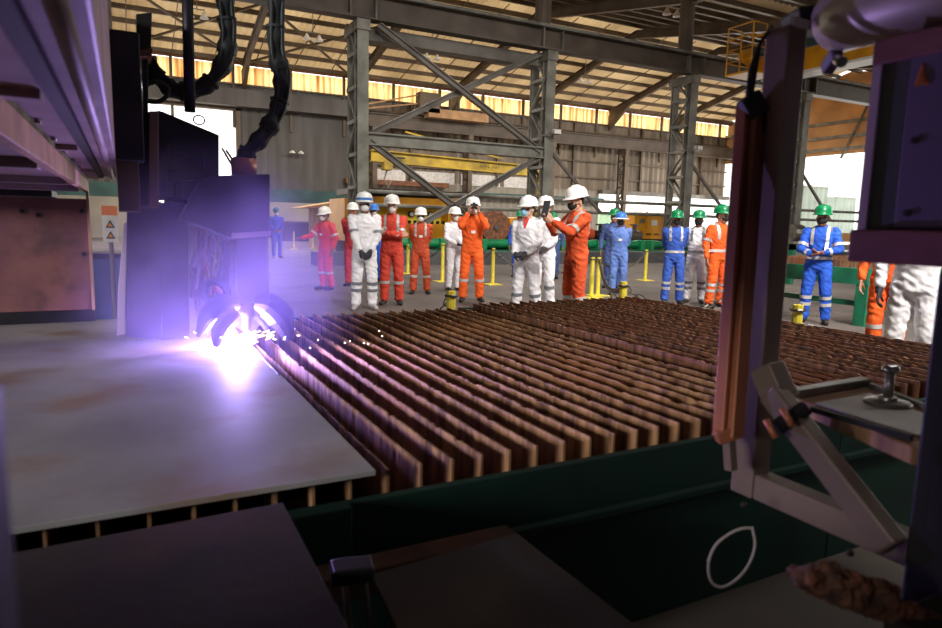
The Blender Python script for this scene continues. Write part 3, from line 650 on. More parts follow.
for dx in (.25, .75, 1.25):
    q = MB(); q.mm((dx, -.03, 1.05), (dx + .3, 0, 1.12)); q.build('vent', 'black', t)
# green roller conveyors
for i, (xa, xb) in enumerate(((7.5, 11.3), (11.6, 15.4), (15.7, 19.4), (19.7, 23.4))):
    t = thing('roller_stand', 'green roller stand behind the kerb, number %d counted from the yellow press' % (i + 1), 'roller stand', (xa, 21.6, 0), 'green roller stands')
    L_ = xb - xa
    q = MB(); q.cyl((.25, 0, .68), (L_ - .25, 0, .68), .16, 16); q.build('roller', 'greenpipe', t, smooth=False)
    for dx in (.12, L_ * .35, L_ * .66, L_ - .12):
        q = MB(); q.mm((dx - .09, -.25, .45), (dx + .09, .25, .86)); q.build('bearing_block', 'greenpipe', t, .02)
    q = MB(); q.mm((0, -.25, 0), (L_, .3, .45)); q.build('base', 'greentab', t)
kb = MB(); kb.mm((5.2, 20.3, 0), (40, 20.95, .42)); struct(kb, 'trim_7', 'kerb', 'dark grey kerb wall in front of the roller stands', 'kerb')
# big round drum seen edge-on and its yellow motor
c = aty(493, 227, 22.2); t = thing('cable_drum', 'round brown drum end behind the white suited paper reader', 'drum', c)
q = MB(); q.cyl((0, -.25, 0), (0, .35, 0), .62, 10); q.build('drum', 'rust', t); q = MB(); q.cyl((0, -.32, 0), (0, -.25, 0), .1, 10); q.build('hub', 'steel', t); q = MB(); q.mm((-.5, -.2, -c.z), (.5, .3, -.45)); q.build('cradle', 'dark', t)
c = aty(516, 225, 22.2); t = thing('gear_motor', 'small yellow gear motor right of the brown drum', 'motor', (c.x, c.y, 0))
q = MB(); q.cyl((-.3, .2, c.z), (.4, .2, c.z), .3, 12); q.build('casing', 'yellow', t); q = MB(); q.box((0, .2, c.z - .1), (.5, .5, .5)); q.build('gearbox', 'yellow', t, .03); q = MB(); q.mm((-.2, 0, 0), (.3, .5, c.z - .3)); q.build('pedestal', 'dark', t)
# red valve bits and clutter right of the orange phone taker
for i, (px, py, m_, lb) in enumerate(((586, 234, 'cl_burnt', 'red pump on the rollers beside the orange suited phone taker'), (600, 236, 'dark', 'dark motor between the red pump and the pale blue worker'), (634, 236, 'steel_dk', 'dark machine lump left of the yellow tank'))):
    c = aty(px, py, 23.2); t = thing('pump', lb, 'pump', (c.x, c.y, 0)); z = c.z
    q = MB(); q.cyl((-.35, 0, z), (.3, 0, z), .25, 12); q.build('casing', m_, t); q = MB(); q.cyl((0, 0, z), (0, 0, z + .45), .1, 8); q.lathe((0, 0, z + .45), [(.02, 0), (.22, .02), (.22, .07), (.02, .09)], 12); q.build('valve', m_, t); q = MB(); q.mm((-.3, -.2, 0), (.3, .2, z - .2)); q.build('plinth', 'dark', t)
# jib crane high up in the far bay
t = thing('jib_crane', 'long yellow crane girder hung high across the far bay', 'crane', (0, 42.5, 0))
q = MB(); q.ibeam((14.6, 0, 5.70), (28.4, 0, 5.35), .5, .78, .08); q.build('girder', 'yellow_jib', t)
q = MB(); q.bar((17, 0, 7.4), (24.6, 0, 6.1), .1, .1); q.build('tie_rod', 'yellow_jib', t)
q = MB(); q.mm((15.4, -.35, 4.8), (16.0, .35, 5.4)); q.build('hoist', 'yellow_jib', t, .05)
q = MB(); q.tube([(15.7, 0, 4.8), (15.5, 0, 4.1), (15.8, 0, 3.7), (16.0, 0, 4.1)], .06, 8); q.build('hook', 'steel', t)
q = MB(); q.cyl((28.1, .4, 0), (28.1, .4, 5.2), .25, 12); q.build('mast', 'yellow_jib', t)
fc = bpy.data.curves.new('load_text', 'FONT'); fc.body = 'SWL 10T'; fc.size = .42; fc.extrude = .005
fo = bpy.data.objects.new('text_source', fc); col.objects.link(fo); bpy.context.view_layer.update(); me = bpy.data.meshes.new_from_object(fo.evaluated_get(bpy.context.evaluated_depsgraph_get())); bpy.data.objects.remove(fo)
fo = bpy.data.objects.new('load_marking', me); col.objects.link(fo); me.materials.clear(); me.materials.append(M['black']); fo.parent = t; fo.location = (22.6, -.27, 5.38); fo.rotation_euler = (R(90), R(1.4), 0)
q = MB(); q.mm((15.8, -.27, 5.58), (16.9, -.25, 5.7)); q.build('name_strip', 'black', t)
# trolley beam lying on the tie: tan box girder and crane cab up under the strip
t = thing('crane_trolley', 'tan crane trolley box parked on the far girder under the lit strip', 'crane', (0, YF - 2.4, 9.3))
p0 = aty(457, 115, YF - 2.4)
q = MB(); q.box((p0.x, 0, .1), (5.0, .8, .62)); q.build('box_girder', 'sack', t); q = MB(); q.mm((p0.x - 3.2, -.4, .1), (p0.x - 1.6, .4, 1.5)); q.build('cab', 'rafter', t)
for dx in (-.6, .1): 
    q = MB(); q.cyl((p0.x + dx, 0, .3), (p0.x + dx, 0, 1.5), .12, 8); q.build('winch_post', 'steel_dk', t)
q = MB(); q.bar((p0.x - 7, 0, .3), (p0.x - 3.2, 0, 1.3), .1, .1); q.bar((p0.x - 7, 0, .0), (p0.x - 3.2, 0, .7), .1, .1); q.build('ladder_rail', 'sack', t)
# yellow overhead travelling crane in the cutting bay
t = thing('overhead_crane', 'yellow overhead crane with a railed platform on the girder', 'crane', (26, 0, 0))
q = MB(); q.mm((-.3, -6, 8.08), (.35, 21.3, 9.0)); q.build('bridge_girder', 'yellow', t)
q = MB(); q.mm((-.45, -6, 7.98), (.55, 21.3, 8.08)); q.build('girder_flange', 'white', t)
q = MB(); q.mm((-.7, 21.3, 8.95), (1.9, 22.3, 9.5)); q.build('end_carriage', 'yellow', t, .03)
q = MB(); q.prism([(-1.7, 21.3, 8.75), (-.3, 21.3, 8.1), (-.3, 21.3, 9.0), (-1.7, 21.3, 9.0)], (0, .12, 0)); q.build('gusset', 'yellow', t)
fl_ = 7.95; X0 = -2.55
q = MB(); q.mm((X0, 20.1, fl_), (X0 + 1.6, 21.4, fl_ + .08)); q.build('platform', 'yellow', t)
for dx in (0, .8, 1.55):
    for yy in (20.1, 21.4):
        q = MB(); q.cyl((X0 + dx, yy, fl_), (X0 + dx, yy, fl_ + (2.0 if dx < 1 else 1.2)), .035, 6); q.build('rail_post', 'yellow', t)
for zz in (.55, 1.05, 1.5, 2.0):
    q = MB(); q.tube([(X0 + (1.6 if zz < 1.2 else .8), 20.1, fl_ + zz), (X0, 20.1, fl_ + zz), (X0, 21.4, fl_ + zz), (X0 + (1.6 if zz < 1.2 else .8), 21.4, fl_ + zz)], .03, 6); q.build('handrail', 'yellow', t)
q = MB(); q.tube([(X0, 20.2, fl_ + 1.35), (-.2, 17.5, 10.15), (-.2, 2, 10.15)], .035, 6); q.tube([(-.2, 17.5, 9.6), (-.2, 2, 9.6)], .03, 6); q.build('long_handrail', 'yellow', t)
for yy in range(4, 18, 2):
    q = MB(); q.cyl((-.2, yy, 9.0), (-.2, yy, 10.15), .03, 6); q.build('rail_post', 'yellow', t)
q = MB(); q.mm((-.3, 14, 9.1), (.3, 19.6, 9.8)); q.build('electrics_box', 'teal', t, .02)
q = MB(); q.cyl((-1.3, 21.0, 9.1), (-.4, 21.0, 9.25), .22, 12); q.build('drive_motor', 'teal', t)

# kiosk, dark bins and low clutter by the left wall
t = thing('site_kiosk', 'small kiosk with a brown pitched roof behind the red suited pointing worker', 'kiosk', (8.6, 33, 0))
q = MB(); q.mm((0, 0, 0), (1.6, 2, 2.0)); q.build('cabin', 'sack', t); q = MB(); q.prism([(-.9, -.3, 2.0), (1.9, -.3, 2.0), (1.5, -.3, 2.45)], (0, 2.6, 0)); q.build('roof', 'sack', t)
q = MB(); q.mm((.15, -.04, .5), (.75, 0, 1.7)); q.build('panel', 'white', t); q = MB(); q.mm((.9, -.04, .6), (1.4, 0, 1.6)); q.build('notice', 'paper', t)
c0 = aty(272, 222, 44); c1 = aty(330, 237, 44)
t = thing('scrap_skip', 'long dark skip standing at the foot of the pale wall', 'skip', (c0.x, 44, 0))
L_ = c1.x - c0.x + 2
q = MB(); q.prism([(0, 0, .2), (L_, 0, .2), (L_ + .3, 0, 1.25), (-.3, 0, 1.25)], (0, 1.5, 0)); q.build('hull', 'dark', t); q = MB(); q.mm((-.35, -.05, 1.2), (L_ + .35, 1.55, 1.3)); q.build('rim', 'steel_dk', t); q = MB(); q.mm((.2, .1, 0), (L_ - .2, 1.4, .2)); q.build('skid', 'dark', t)
# outside things seen through the openings
for i, (px, py0, py1, px1, yy, m_, lb) in enumerate(((804, 186, 238, 828, 45, 'container', 'grey green shed standing in the yard beyond the open end'), (836, 197, 238, 856, 60, 'container', 'distant pale block in the yard'), (600, 214, 236, 645, 60, 'h_green', 'pale green hoarding outside the open lower wall'))):
    a_ = aty(px, py0, yy); b_ = aty(px1, py0, yy); t = thing('yard_shed', lb, 'shed', (a_.x, yy, 0))
    mm_ = 'container' if i < 2 else mat('tarp', (170, 206, 180), .8)
    w_ = b_.x - a_.x; z_ = a_.z
    q = MB(); corr(q, 0, w_, 0, z_, 0, .8, .08); q.mm((0, .04, 0), (w_, 3, z_)); q.build('walls', mm_, t); q = MB(); q.prism([(-.1, -.2, z_), (w_ + .1, -.2, z_), (w_ + .1, -.2, z_ + .15), (-.1, -.2, z_ + .15)], (0, 3.4, 0)); q.build('roof', 'paper', t)

# ------------------------------------------------------------------ barrier posts and chains
POSTS = []
def bpost(px, base_y=None, k=None, lb='', h=.8):
    hy = 314 - 90.4 + .022 * (px - 471)
    k = k or FPX * CAMH / (base_y - hy); g = atk(px, hy + FPX * CAMH / k, k); g.z = 0
    t = thing('barrier_post', lb, 'barrier post', g, 'yellow chain barrier posts')
    q = MB(); q.cyl((0, 0, .012), (0, 0, h), .042, 10); q.build('pole', 'post', t)
    q = MB(); q.mm((-.18, -.18, 0), (.18, .18, .014)); q.build('base_plate', 'post', t)
    q = MB(); q.torus((0, 0, h - .04), (1, 0, 0), (0, 1, 0), .012, 10, 6, .055, .055); q.build('chain_ring', 'chain', t)
    POSTS.append(V((g.x, g.y, h - .06))); return t
bpost(407.8, 273, None, 'yellow barrier post between the red and dark orange suits')
bpost(442.4, 281, None, 'yellow barrier post left of the white suited paper reader', .92)
bpost(449.7, None, 6.0, 'short yellow barrier post at the table edge in front of the photographer')
bpost(492.5, 284, None, 'yellow barrier post right of the bright orange photographer', .85)
bpost(591, 297, None, 'yellow barrier post right beside the orange suited phone taker')
bpost(597.5, 295, None, 'second yellow barrier post nearest the pale blue worker', .78)
bpost(645, 280, None, 'yellow barrier post between the pale and royal blue suits', .82)
bpost(620, None, 7.4, 'short yellow barrier post wrapped in chain at the table edge')
bpost(790, None, 5.5, 'short yellow post with white chain before the vivid blue worker')
bpost(754, None, 7.2, 'tall yellow barrier post behind the copper strip, carrying the chain', .98)
bpost(294, 249, None, 'far thin yellow post near the lone blue worker', .85); bpost(313, 248, None, 'far thin yellow post behind the red suited pointing worker', .9)
def chain(a, b_, sag, lb, m_='chain', n=None, r=.0065):
    a = V(a); b_ = V(b_); L_ = (b_ - a).length; n = n or max(8, int(L_ / .075)); mb = MB(); d = (b_ - a).normalized()
    f = lambda t: a.lerp(b_, t) - V((0, 0, sag * 4 * t * (1 - t)))
    for i in range(n):
        p = f(i / n); q = f((i + 1) / n); dd = (q - p); l = dd.length; dd.normalize(); s_ = dd.cross(V((0, 0, 1))).normalized(); w = s_ if i % 2 else dd.cross(s_)
        mb.torus((p + q) / 2, dd, w, r, 8, 5, l * .68, l * .38)
    o = mb.build('barrier_chain', m_, None); tag(o, lb, 'chain', 'chains of the barrier')
P_ = POSTS
chain(P_[0], P_[1], .3, 'barrier chain sagging behind the dark orange suit'); chain(P_[1], P_[3], .32, 'barrier chain sagging behind the photographer')
chain(P_[2], (P_[2].x - .35, P_[2].y + .25, .45), .06, 'short chain end trailing left from the post at the table edge')
chain(P_[3], P_[4], .4, 'barrier chain running behind the two white suits'); chain(P_[5], P_[7], .25, 'barrier chain dropping toward the wrapped post')
chain(P_[5], P_[6], .3, 'barrier chain behind the pale blue worker'); chain(P_[6], (P_[6].x + 3.2, P_[6].y - 2.0, .75), .4, 'barrier chain running behind the royal blue suit')
chain(P_[7], P_[9], .30, 'barrier chain from the wrapped post rising toward the copper strip'); chain((P_[7].x - .16, P_[7].y, .66), (P_[7].x + .2, P_[7].y, .5), .03, 'loose chain knotted around the wrapped post', 'metalgrey', 6, .008)
chain((P_[8].x - .14, P_[8].y + .02, .58), (P_[8].x + .2, P_[8].y - .08, .56), -.06, 'white chain draped over the post before the blue worker', 'white', 6, .008)

# ------------------------------------------------------------------ green table at the back right
t = thing('green_worktable', 'green steel table with slatted top beside the vivid blue worker with joined hands', 'table', (10.10, 5.92, 0))
q = MB(); q.mm((-.4, 0, .62), (3.4, .12, .86)); q.build('front_beam', 'greentab', t); q = MB(); q.mm((-.4, 2.0, .62), (3.4, 2.12, .86)); q.build('rear_beam', 'greentab', t)
q = MB(); q.mm((-.4, .12, .62), (-.28, 2.0, .86)); q.build('side_beam', 'greentab', t); q = MB(); q.mm((3.28, .12, .62), (3.4, 2.0, .86)); q.build('side_beam', 'greentab', t)
for dx, dy in ((-.25, .05), (-.25, 2.0), (3.2, .05), (3.2, 2.0)):
    q = MB(); q.mm((dx - .14, dy - .06, 0), (dx + .14, dy + .12, .64)); q.build('leg', 'greentab', t)
q = MB(); q.mm((-.25, .1, .28), (-.17, 2.0, .36)); q.build('stretcher', 'greentab', t); q = MB(); q.mm((-.1, .05, .28), (3.2, .13, .36)); q.build('stretcher', 'greentab', t)
for i in range(16):
    q = MB(); q.mm((-.2 + i * .23, .12, .8), (-.18 + i * .23, 2.0, .96)); q.build('slat', 'slat_dk', t)
t = thing('far_rack', 'low green rack with grey rails behind the green table', 'rack', (15.5, 11.5, 0))
q = MB(); q.mm((0, 0, .9), (9, .15, 1.05)); q.build('rail', 'greysteel', t); q = MB(); q.mm((0, 0, .55), (9, .15, .7)); q.build('rail', 'greentab', t)
for i in range(7):
    q = MB(); q.mm((i * 1.45, 0, 0), (i * 1.45 + .14, .2, 1.05)); q.build('leg', 'greentab', t)
t = thing('yellow_stacker', 'low yellow beam machine beyond the vivid blue worker', 'machine', (24.5, 17, 0))
q = MB(); q.mm((0, 0, 1.0), (6, .5, 1.35)); q.build('boom', 'yellow', t); q = MB(); q.mm((.2, .1, 0), (.6, .4, 1)); q.build('leg', 'dark', t); q = MB(); q.mm((5.2, .1, 0), (5.6, .4, 1)); q.build('leg', 'dark', t)
q = MB(); q.cyl((-1.6, .2, 1.3), (-1.0, .2, 1.3), .35, 14); q.mm((-1.7, -.1, 0), (-.9, .5, 1.0)); q.build('reel', 'metalgrey', t)
# ------------------------------------------------------------------ cutting beds
def slat(x, y0, y1, z0, z1, seed, m_, parent, th=.008):
    rnd = random.Random(seed); n = 130; top = []; bot = []; z = 0; xo = 0
    for i in range(n + 1):
        y = y0 + (y1 - y0) * i / n
        xo = .005 * math.sin(i * .045 + seed) + .0015 * math.sin(i * .21 + seed * 2); q = 0
        if 6 < i < n - 2:
            u_ = rnd.random()
            q = -rnd.random() * .0025 - (.004 + .005 * rnd.random() if u_ < .12 else 0) + (.002 if u_ > .9 else 0)
        top.append((x + xo + (rnd.random() - .5) * .004, y, z1 + q)); bot.append((x + xo, y, z0))
    mb = MB(); m = n + 1; L = [V(p) - V((th / 2, 0, 0)) for p in bot + top]; Rr = [V(p) + V((th / 2, 0, 0)) for p in bot + top]
    f = []
    for i in range(n):
        f += [(i, i + 1, m + i + 1, m + i), (2 * m + i + 1, 2 * m + i, 3 * m + i, 3 * m + i + 1), (m + i, m + i + 1, 3 * m + i + 1, 3 * m + i), (i + 1, i, 2 * m + i, 2 * m + i + 1)]
    f += [(0, m, 3 * m, 2 * m), (n, 2 * m + n, 3 * m + n, m + n)]
    mb.add(L + Rr, f); return mb.build('slat', m_, parent)
t = thing('cutting_bed', 'rusty slatted plasma cutting bed in a dark green trough beside the steel plate', 'cutting bed', (0, 0, 0))
for i in range(-9, 20): slat(.53 + .1025 * i, 1.70, 4.95, .46, .70, 100 + i, 'slat', t)
q = MB(); q.mm((-2.0, 1.64, .47), (2.62, 1.67, .648)); q.build('front_beam', 'tablegreen', t, .004)
q = MB(); q.mm((-2.0, 1.66, .0), (2.62, 1.74, .46)); q.build('front_panel', 'tablegreen', t)
q = MB(); q.mm((-2.0, 1.61, .455), (2.62, 1.72, .475)); q.build('ledge', 'tablegreen', t)
q = MB(); q.mm((.22, 1.60, .50), (.50, 1.64, .655)); q.build('end_cover', 'tablegreen', t, .004)
q = MB(); q.mm((-2.0, 5.0, 0), (2.62, 5.08, .66)); q.build('rear_panel', 'tablegreen', t)
q = MB(); q.mm((-2.0, 1.74, .1), (2.6, 5.0, .14)); q.build('slag_tray', 'dark', t)
for yy in (1.95, 3.3, 4.75):
    q = MB(); q.mm((-2, yy, .40), (2.58, yy + .02, .60)); q.build('slat_comb', 'rust', t)
q = MB(); q.mm((2.56, 1.74, .14), (2.60, 5.0, .5)); q.build('side_wall', 'dark', t)
t = thing('cutting_bed', 'darker finely slatted cutting bed beyond the tall edge plate, under the workers', 'cutting bed', (0, 0, 0))
for i in range(0, 18):
    slat(2.76 + .1025 * i, 1.70, 5.10, .46, .71 + .004 * math.sin(i * 1.7), 300 + i, 'slat_dk', t)
slat(2.655, 1.70, 5.02, .40, .715, 990, 'slat_dk', t, .012)
q = MB(); q.mm((2.63, 1.64, .47), (4.62, 1.67, .648)); q.build('front_beam', 'tablegreen', t, .004); q = MB(); q.mm((2.63, 1.66, 0), (4.62, 1.74, .46)); q.build('front_panel', 'tablegreen', t)
q = MB(); q.mm((2.63, 1.61, .455), (4.62, 1.72, .475)); q.build('ledge', 'tablegreen', t)
q = MB(); q.mm((2.63, 5.14, 0), (4.62, 5.2, .66)); q.build('rear_panel', 'tablegreen', t); q = MB(); q.mm((4.56, 1.74, 0), (4.62, 5.14, .66)); q.build('side_panel', 'tablegreen', t)
q = MB(); q.mm((2.66, 1.74, .1), (4.56, 5.14, .14)); q.build('slag_tray', 'dark', t)
# steel plate being cut
t = thing('steel_plate', 'large grey steel plate lying on the slats under the torch', 'steel plate', (0, 0, 0))
q = MB(); q.mm((-1.9, 1.66, .706), (.585, 4.93, .722)); q.build('sheet', 'plate', t, .002)
q = MB(); q.tube([(.57, 3.69, .7225), (.575, 3.2, .7225), (.575, 2.9, .7225)], .004, 6); q.build('cut_line', 'dark', t)
t = tag(MB().mm((.3, 1.75, .64), (.36, 1.95, .705)).mm((.3, 1.75, .60), (.44, 1.78, .64)).build('slag_bracket', 'dark'), 'small dark bracket under the corner of the plate', 'bracket')
t['kind'] = 'thing'

# ------------------------------------------------------------------ gantry bridge
t = thing('gantry_bridge', 'purple lit gantry bridge running overhead from the camera to the far rail', 'gantry', (0, 0, 0))
q = MB(); q.mm((-.10, -.6, 1.645), (-.022, 4.9, 2.35)); q.build('bridge_beam', 'bridge', t, .006)
q = MB(); q.cyl((-.058, -.6, 1.645), (-.058, 4.85, 1.645), .014, 14); q.build('guide_rail', 'bridge', t, smooth=True)
q = MB(); q.mm((-.128, -.6, 1.635), (-.101, 4.9, 1.70)); q.build('dark_channel', 'dark', t)
q = MB(); q.mm((-.19, -.6, 1.63), (-.128, 4.9, 1.645)); q.build('belly_plate', 'bridge', t)
q = MB(); q.mm((-.215, -.6, 1.542), (-.19, 4.9, 1.615)); q.build('lower_flange', 'bridge_rust', t, .003)
q = MB(); q.mm((-1.2, -.6, 1.56), (-.215, 4.9, 1.63)); q.build('walkway_plate', 'bridge', t)
q = MB(); q.mm((-1.2, -.6, 1.63), (-.75, 4.9, 2.3)); q.build('bridge_beam', 'bridge', t, .008)
for yy in (.8, 1.5, 2.6, 3.9):
    q = MB(); q.mm((-.19, yy, 1.612), (-.128, yy + .05, 1.63)); q.build('stiffener', 'bridge', t)
for yy in (2.3, 3.4, 4.3):
    q = MB(); q.mm((-1.2, yy, 1.53), (-.215, yy + .09, 1.56)); q.build('cross_tie', 'bridge', t, .003)
for i in range(8):
    q = MB(); q.cyl((-.176, .7 + i * .42, 1.63), (-.176, .7 + i * .42, 1.618), .008, 8); q.build('bolt', 'chrome', t)
q = MB(); q.mm((-1.9, 4.5, 1.50), (-.36, 4.84, 1.535)); q.build('truck_beam', 'gantry', t)
q = MB(); q.mm((-1.9, 4.85, .80), (-.195, 4.89, 1.50)); q.build('truck_panel', 'panel', t, .004)
q = MB(); q.mm((-1.9, 4.86, .724), (-.195, 4.92, .80)); q.build('truck_skirt', 'gantry', t)
q = MB(); q.mm((-.205, 4.82, .80), (-.19, 4.92, 1.54)); q.build('panel_edge', 'bridge_rust', t)
q = MB(); q.mm((-1.9, 5.3, 0), (-.25, 5.6, .9)); q.build('truck_leg', 'gantry', t)
q = MB(); q.mm((-1.9, -1.6, 0), (-.45, .88, 1.05)); q.build('near_shade_block', 'gantry', t, .01)  # added unseen block, shades the floor and benches near the camera
q = MB(); q.mm((-1.2, -.6, 1.05), (-.5, .2, 1.53)); q.build('near_leg', 'gantry', t)
q = MB(); ex = aty(7, 450, .39).x; q.mm((ex - .08, .33, 0), (ex, .39, 1.32)); q.build('edge_post', 'dark', t, .004)
for px, py in ((22, 211), (82, 211), (84, 254), (38, 215)):
    c = aty(px, py, 4.85); q = MB(); q.cyl((c.x, 4.852, c.z), (c.x, 4.835, c.z), .014, 10); q.build('screw', 'gantry', t)
# ------------------------------------------------------------------ torch carriage (hung on the bridge)
Yc = 3.8
def pp3(pts, Y, th): return [aty(x, y, Y) for x, y in pts], (0, th, 0)
def plate2(name, pts, Y, th, m_, par, bevel=0.003):
    q = MB(); a, o = pp3(pts, Y, th); q.prism(a, o); return q.build(name, m_, par, bevel)
t = thing('torch_carriage', 'dark plasma torch carriage hanging from the bridge above the bright arc', 'cutting machine', (0, 0, 0))
q = MB(); q.mm((-.03, 3.55, 1.66), (.10, 4.15, 2.24)); q.build('mast_box', 'gantry', t, .006)
q = MB(); q.mm((-.02, 3.62, 1.42), (.075, 4.0, 1.66)); q.build('mast_box', 'gantry_tan', t, .004)
plate2('drive_motor', [(136, 14), (152, 12), (151, 50), (138, 50)], 3.75, .12, 'dark', t)
plate2('motor_base', [(138, 50), (153, 48), (152, 56), (139, 57)], 3.72, .2, 'rust', t)
q = MB(); q.cyl(aty(140.5, 110, 3.7), aty(139, 58, 3.7), .012, 10); q.build('guide_rod', 'chrome', t, smooth=True)
plate2('slide', [(130, 57), (148, 57), (149, 208), (130, 208)], 3.8, .15, 'gantry', t)
plate2('slide_plate', [(149, 111), (158.5, 111), (159, 208), (149, 208)], 3.68, .08, 'gantry_tan', t)
plate2('slide_plate', [(139, 112), (151, 112), (151, 206), (139, 206)], 3.72, .06, 'gantry', t)
plate2('support_arm', [(158, 110), (164, 112), (219, 135), (219, 172), (204, 172), (204, 157), (168, 143), (168, 200), (158, 200)], 3.78, .10, 'gantry', t)
plate2('support_arm', [(168, 170), (219, 171), (219, 180), (168, 180)], 3.78, .10, 'gantry', t)
plate2('support_arm', [(168, 198), (182, 203), (204, 212), (219, 175), (207, 178), (204, 208), (180, 198), (180, 178), (175, 178), (175, 196)], 3.80, .08, 'gantry', t)
plate2('torch_housing', [(186, 208), (204, 176), (270, 174), (270, 232), (232, 240), (206, 228), (180, 220)], 3.70, .26, 'gantry', t, .006)
plate2('torch_body', [(236, 236), (269, 234), (270, 306), (262, 318), (238, 318), (233, 300)], 3.70, .2, 'gantry', t, .02)
plate2('lifter_plate', [(232, 233), (271, 231), (271, 236), (232, 238)], 3.68, .26, 'bridge', t)
c = aty(244, 166, 3.8); q = MB(); q.lathe((c.x, c.y, c.z - .05), [(.066, 0), (.068, .085), (.06, .09), (.01, .09)], 18); q.build('hose_collar', 'brass', t, smooth=True)
for p0, p1 in (((222, 148), (236, 172)), ((226, 150), (238, 168))):
    q = MB(); q.cyl(aty(*p0, 3.85), aty(*p1, 3.85), .006, 8); q.build('pipe', 'rust', t)
q = MB(); q.cyl(aty(190, 112, 3.9), aty(186, -60, 3.9), .028, 12); q.build('hose_pole', 'gantry', t, smooth=True)
q = MB(); q.torus(aty(199, 120, 3.9), (1, 0, 0), (0, 0, 1), .004, 14, 6, .028, .024); q.build('ring', 'steel', t)
c = aty(155, 92, 3.9); q = MB(); q.torus(c, (1, 0, .2), (0, 0, 1), .012, 20, 8, .065, .05); q.build('hose_loop', 'hose', t, smooth=True)
# curtains
plate2('spark_curtain', [(127, 200), (162, 202), (162, 339), (126, 337)], 3.86, .012, 'gantry', t); plate2('spark_curtain', [(159, 203), (187, 200), (190, 338), (161, 340)], 3.90, .012, 'gantry', t)
plate2('side_flap', [(124, 222), (127, 224), (125, 334), (117, 336), (118, 290)], 3.93, .012, 'lilac', t)
plate2('back_panel', [(164, 138), (206, 150), (206, 214), (164, 206)], 3.98, .02, 'backplate', t)
plate2('back_panel', [(184, 214), (240, 220), (240, 322), (186, 318)], 4.16, .02, 'backplate', t)
# hoses and small metal in the gap
rnd = random.Random(4)
for i in range(9):
    x0 = 190 + rnd.random() * 34; y0 = 226 + rnd.random() * 30; pts = [aty(x0, y0, 3.95)]
    for j in range(5): x0 += (rnd.random() - .45) * 14; y0 += 6 + rnd.random() * 14; pts.append(aty(min(max(x0, 186), 232), y0, 3.9 + rnd.random() * .15))
    q = MB(); q.tube(pts, .006 + .004 * rnd.random(), 6); q.build('hose', rnd.choice(['metalgrey', 'bridge', 'brass']), t, smooth=True)
for (x0, y0, x1, y1), m_ in (((192, 236, 214, 268), 'bridge'), ((208, 250, 222, 288), 'metalgrey'), ((190, 268, 205, 300), 'gantry_tan'), ((196, 300, 228, 315), 'bridge'), ((224, 240, 236, 300), 'gantry')):
    plate2('valve_block', [(x0, y0), (x1, y0 + 3), (x1 - 2, y1), (x0 + 1, y1 - 2)], 4.0, .1, m_, t)
c = aty(216, 293, 3.78); q = MB(); q.torus(c, (1, 0, -.3), (.2, .2, 1), .022, 18, 8, .062, .062); q.build('gas_ring', 'gantry', t, smooth=True)
c = aty(219, 292, 3.80); q = MB(); q.tube([c + V((-.02, 0, .035)), c + V((.015, 0, .0)), c + V((.0, 0, -.04))], .016, 8); q.build('nozzle_lead', 'copper_plain', t, smooth=True)
# shield petals round the nozzle
def crom(P):
    Q = []
    for i in range(len(P) - 1):
        a, b_, c_, d_ = P[max(i - 1, 0)], P[i], P[i + 1], P[min(i + 2, len(P) - 1)]
        for j in range(6):
            u_ = j / 6; Q.append(.5 * ((2 * b_) + (c_ - a) * u_ + (2 * a - 5 * b_ + 4 * c_ - d_) * u_ ** 2 + (3 * b_ - 3 * c_ + d_ - a) * u_ ** 3))
    return Q + [P[-1]]

TX, TY = .565, 3.69
def petal(ang, L_, w, z0, drop, bend=.6):
    mb = MB(); d = V((math.cos(ang), math.sin(ang), 0)); l = V((-math.sin(ang), math.cos(ang), 0)); n = 10; A = []
    for i in range(n + 1):
        u_ = i / n; r_ = .05 + L_ * math.sin(u_ * 1.45); z = z0 - drop * (u_ ** 1.7); ww = w * math.sin(PI * min(.97, .18 + u_ * .72)) * (1 if u_ < .8 else 1 - (u_ - .8) * 2.2)
        A.append((V((TX, TY, z)) + d * r_, l * max(ww, .01)))
    rows = [[c_ - l_ + V((0, 0, -.03 * bend)), c_ + V((0, 0, .0)), c_ + l_ + V((0, 0, -.03 * bend)), c_ + l_ * .98 + V((0, 0, -.038 * bend - .004)), c_ - V((0, 0, .009)), c_ - l_ * .98 + V((0, 0, -.038 * bend - .004))] for c_, l_ in A]
    mb.loft(rows); return mb.build('shield_petal', 'gantry', t, smooth=False)
for a_, L_, w, z0, dr in ((R(80), .18, .085, .92, .16), (R(115), .17, .08, .92, .17), (R(40), .19, .085, .93, .15), (R(150), .17, .08, .93, .15)): petal(a_, L_, w, z0, dr)
def leaf(pts, ws, Y, bulge):
    C_ = [aty(x, y, Y) for x, y in pts]; P = crom(C_); n = len(P); rows = []
    for i_ in range(n):
        u_ = i_ / (n - 1) * (len(ws) - 1); k_ = min(int(u_), len(ws) - 2); w = (ws[k_] + (ws[k_ + 1] - ws[k_]) * (u_ - k_)) * .0059 / 2
        d = (P[min(i_ + 1, n - 1)] - P[max(i_ - 1, 0)]).normalized(); nn = d.cross(V((0, 1, 0))).normalized(); b = V((0, -bulge, 0)) * (w / .05); c_ = P[i_]; th = V((0, .007, 0))
        rows.append([c_ - nn * w, c_ - nn * w * .5 + b * .75, c_ + b, c_ + nn * w * .5 + b * .75, c_ + nn * w, c_ + nn * w * .5 + b * .75 + th, c_ + b + th, c_ - nn * w * .5 + b * .75 + th])
    mb = MB(); mb.loft(rows); return mb.build('shield_petal', 'gantry', t, smooth=False)
leaf([(240, 303), (224, 305), (209, 317), (198, 337)], [10, 22, 19, 3], 3.66, .035)
leaf([(238, 312), (228, 320), (220, 332), (216, 347)], [10, 17, 16, 4], 3.63, .03)
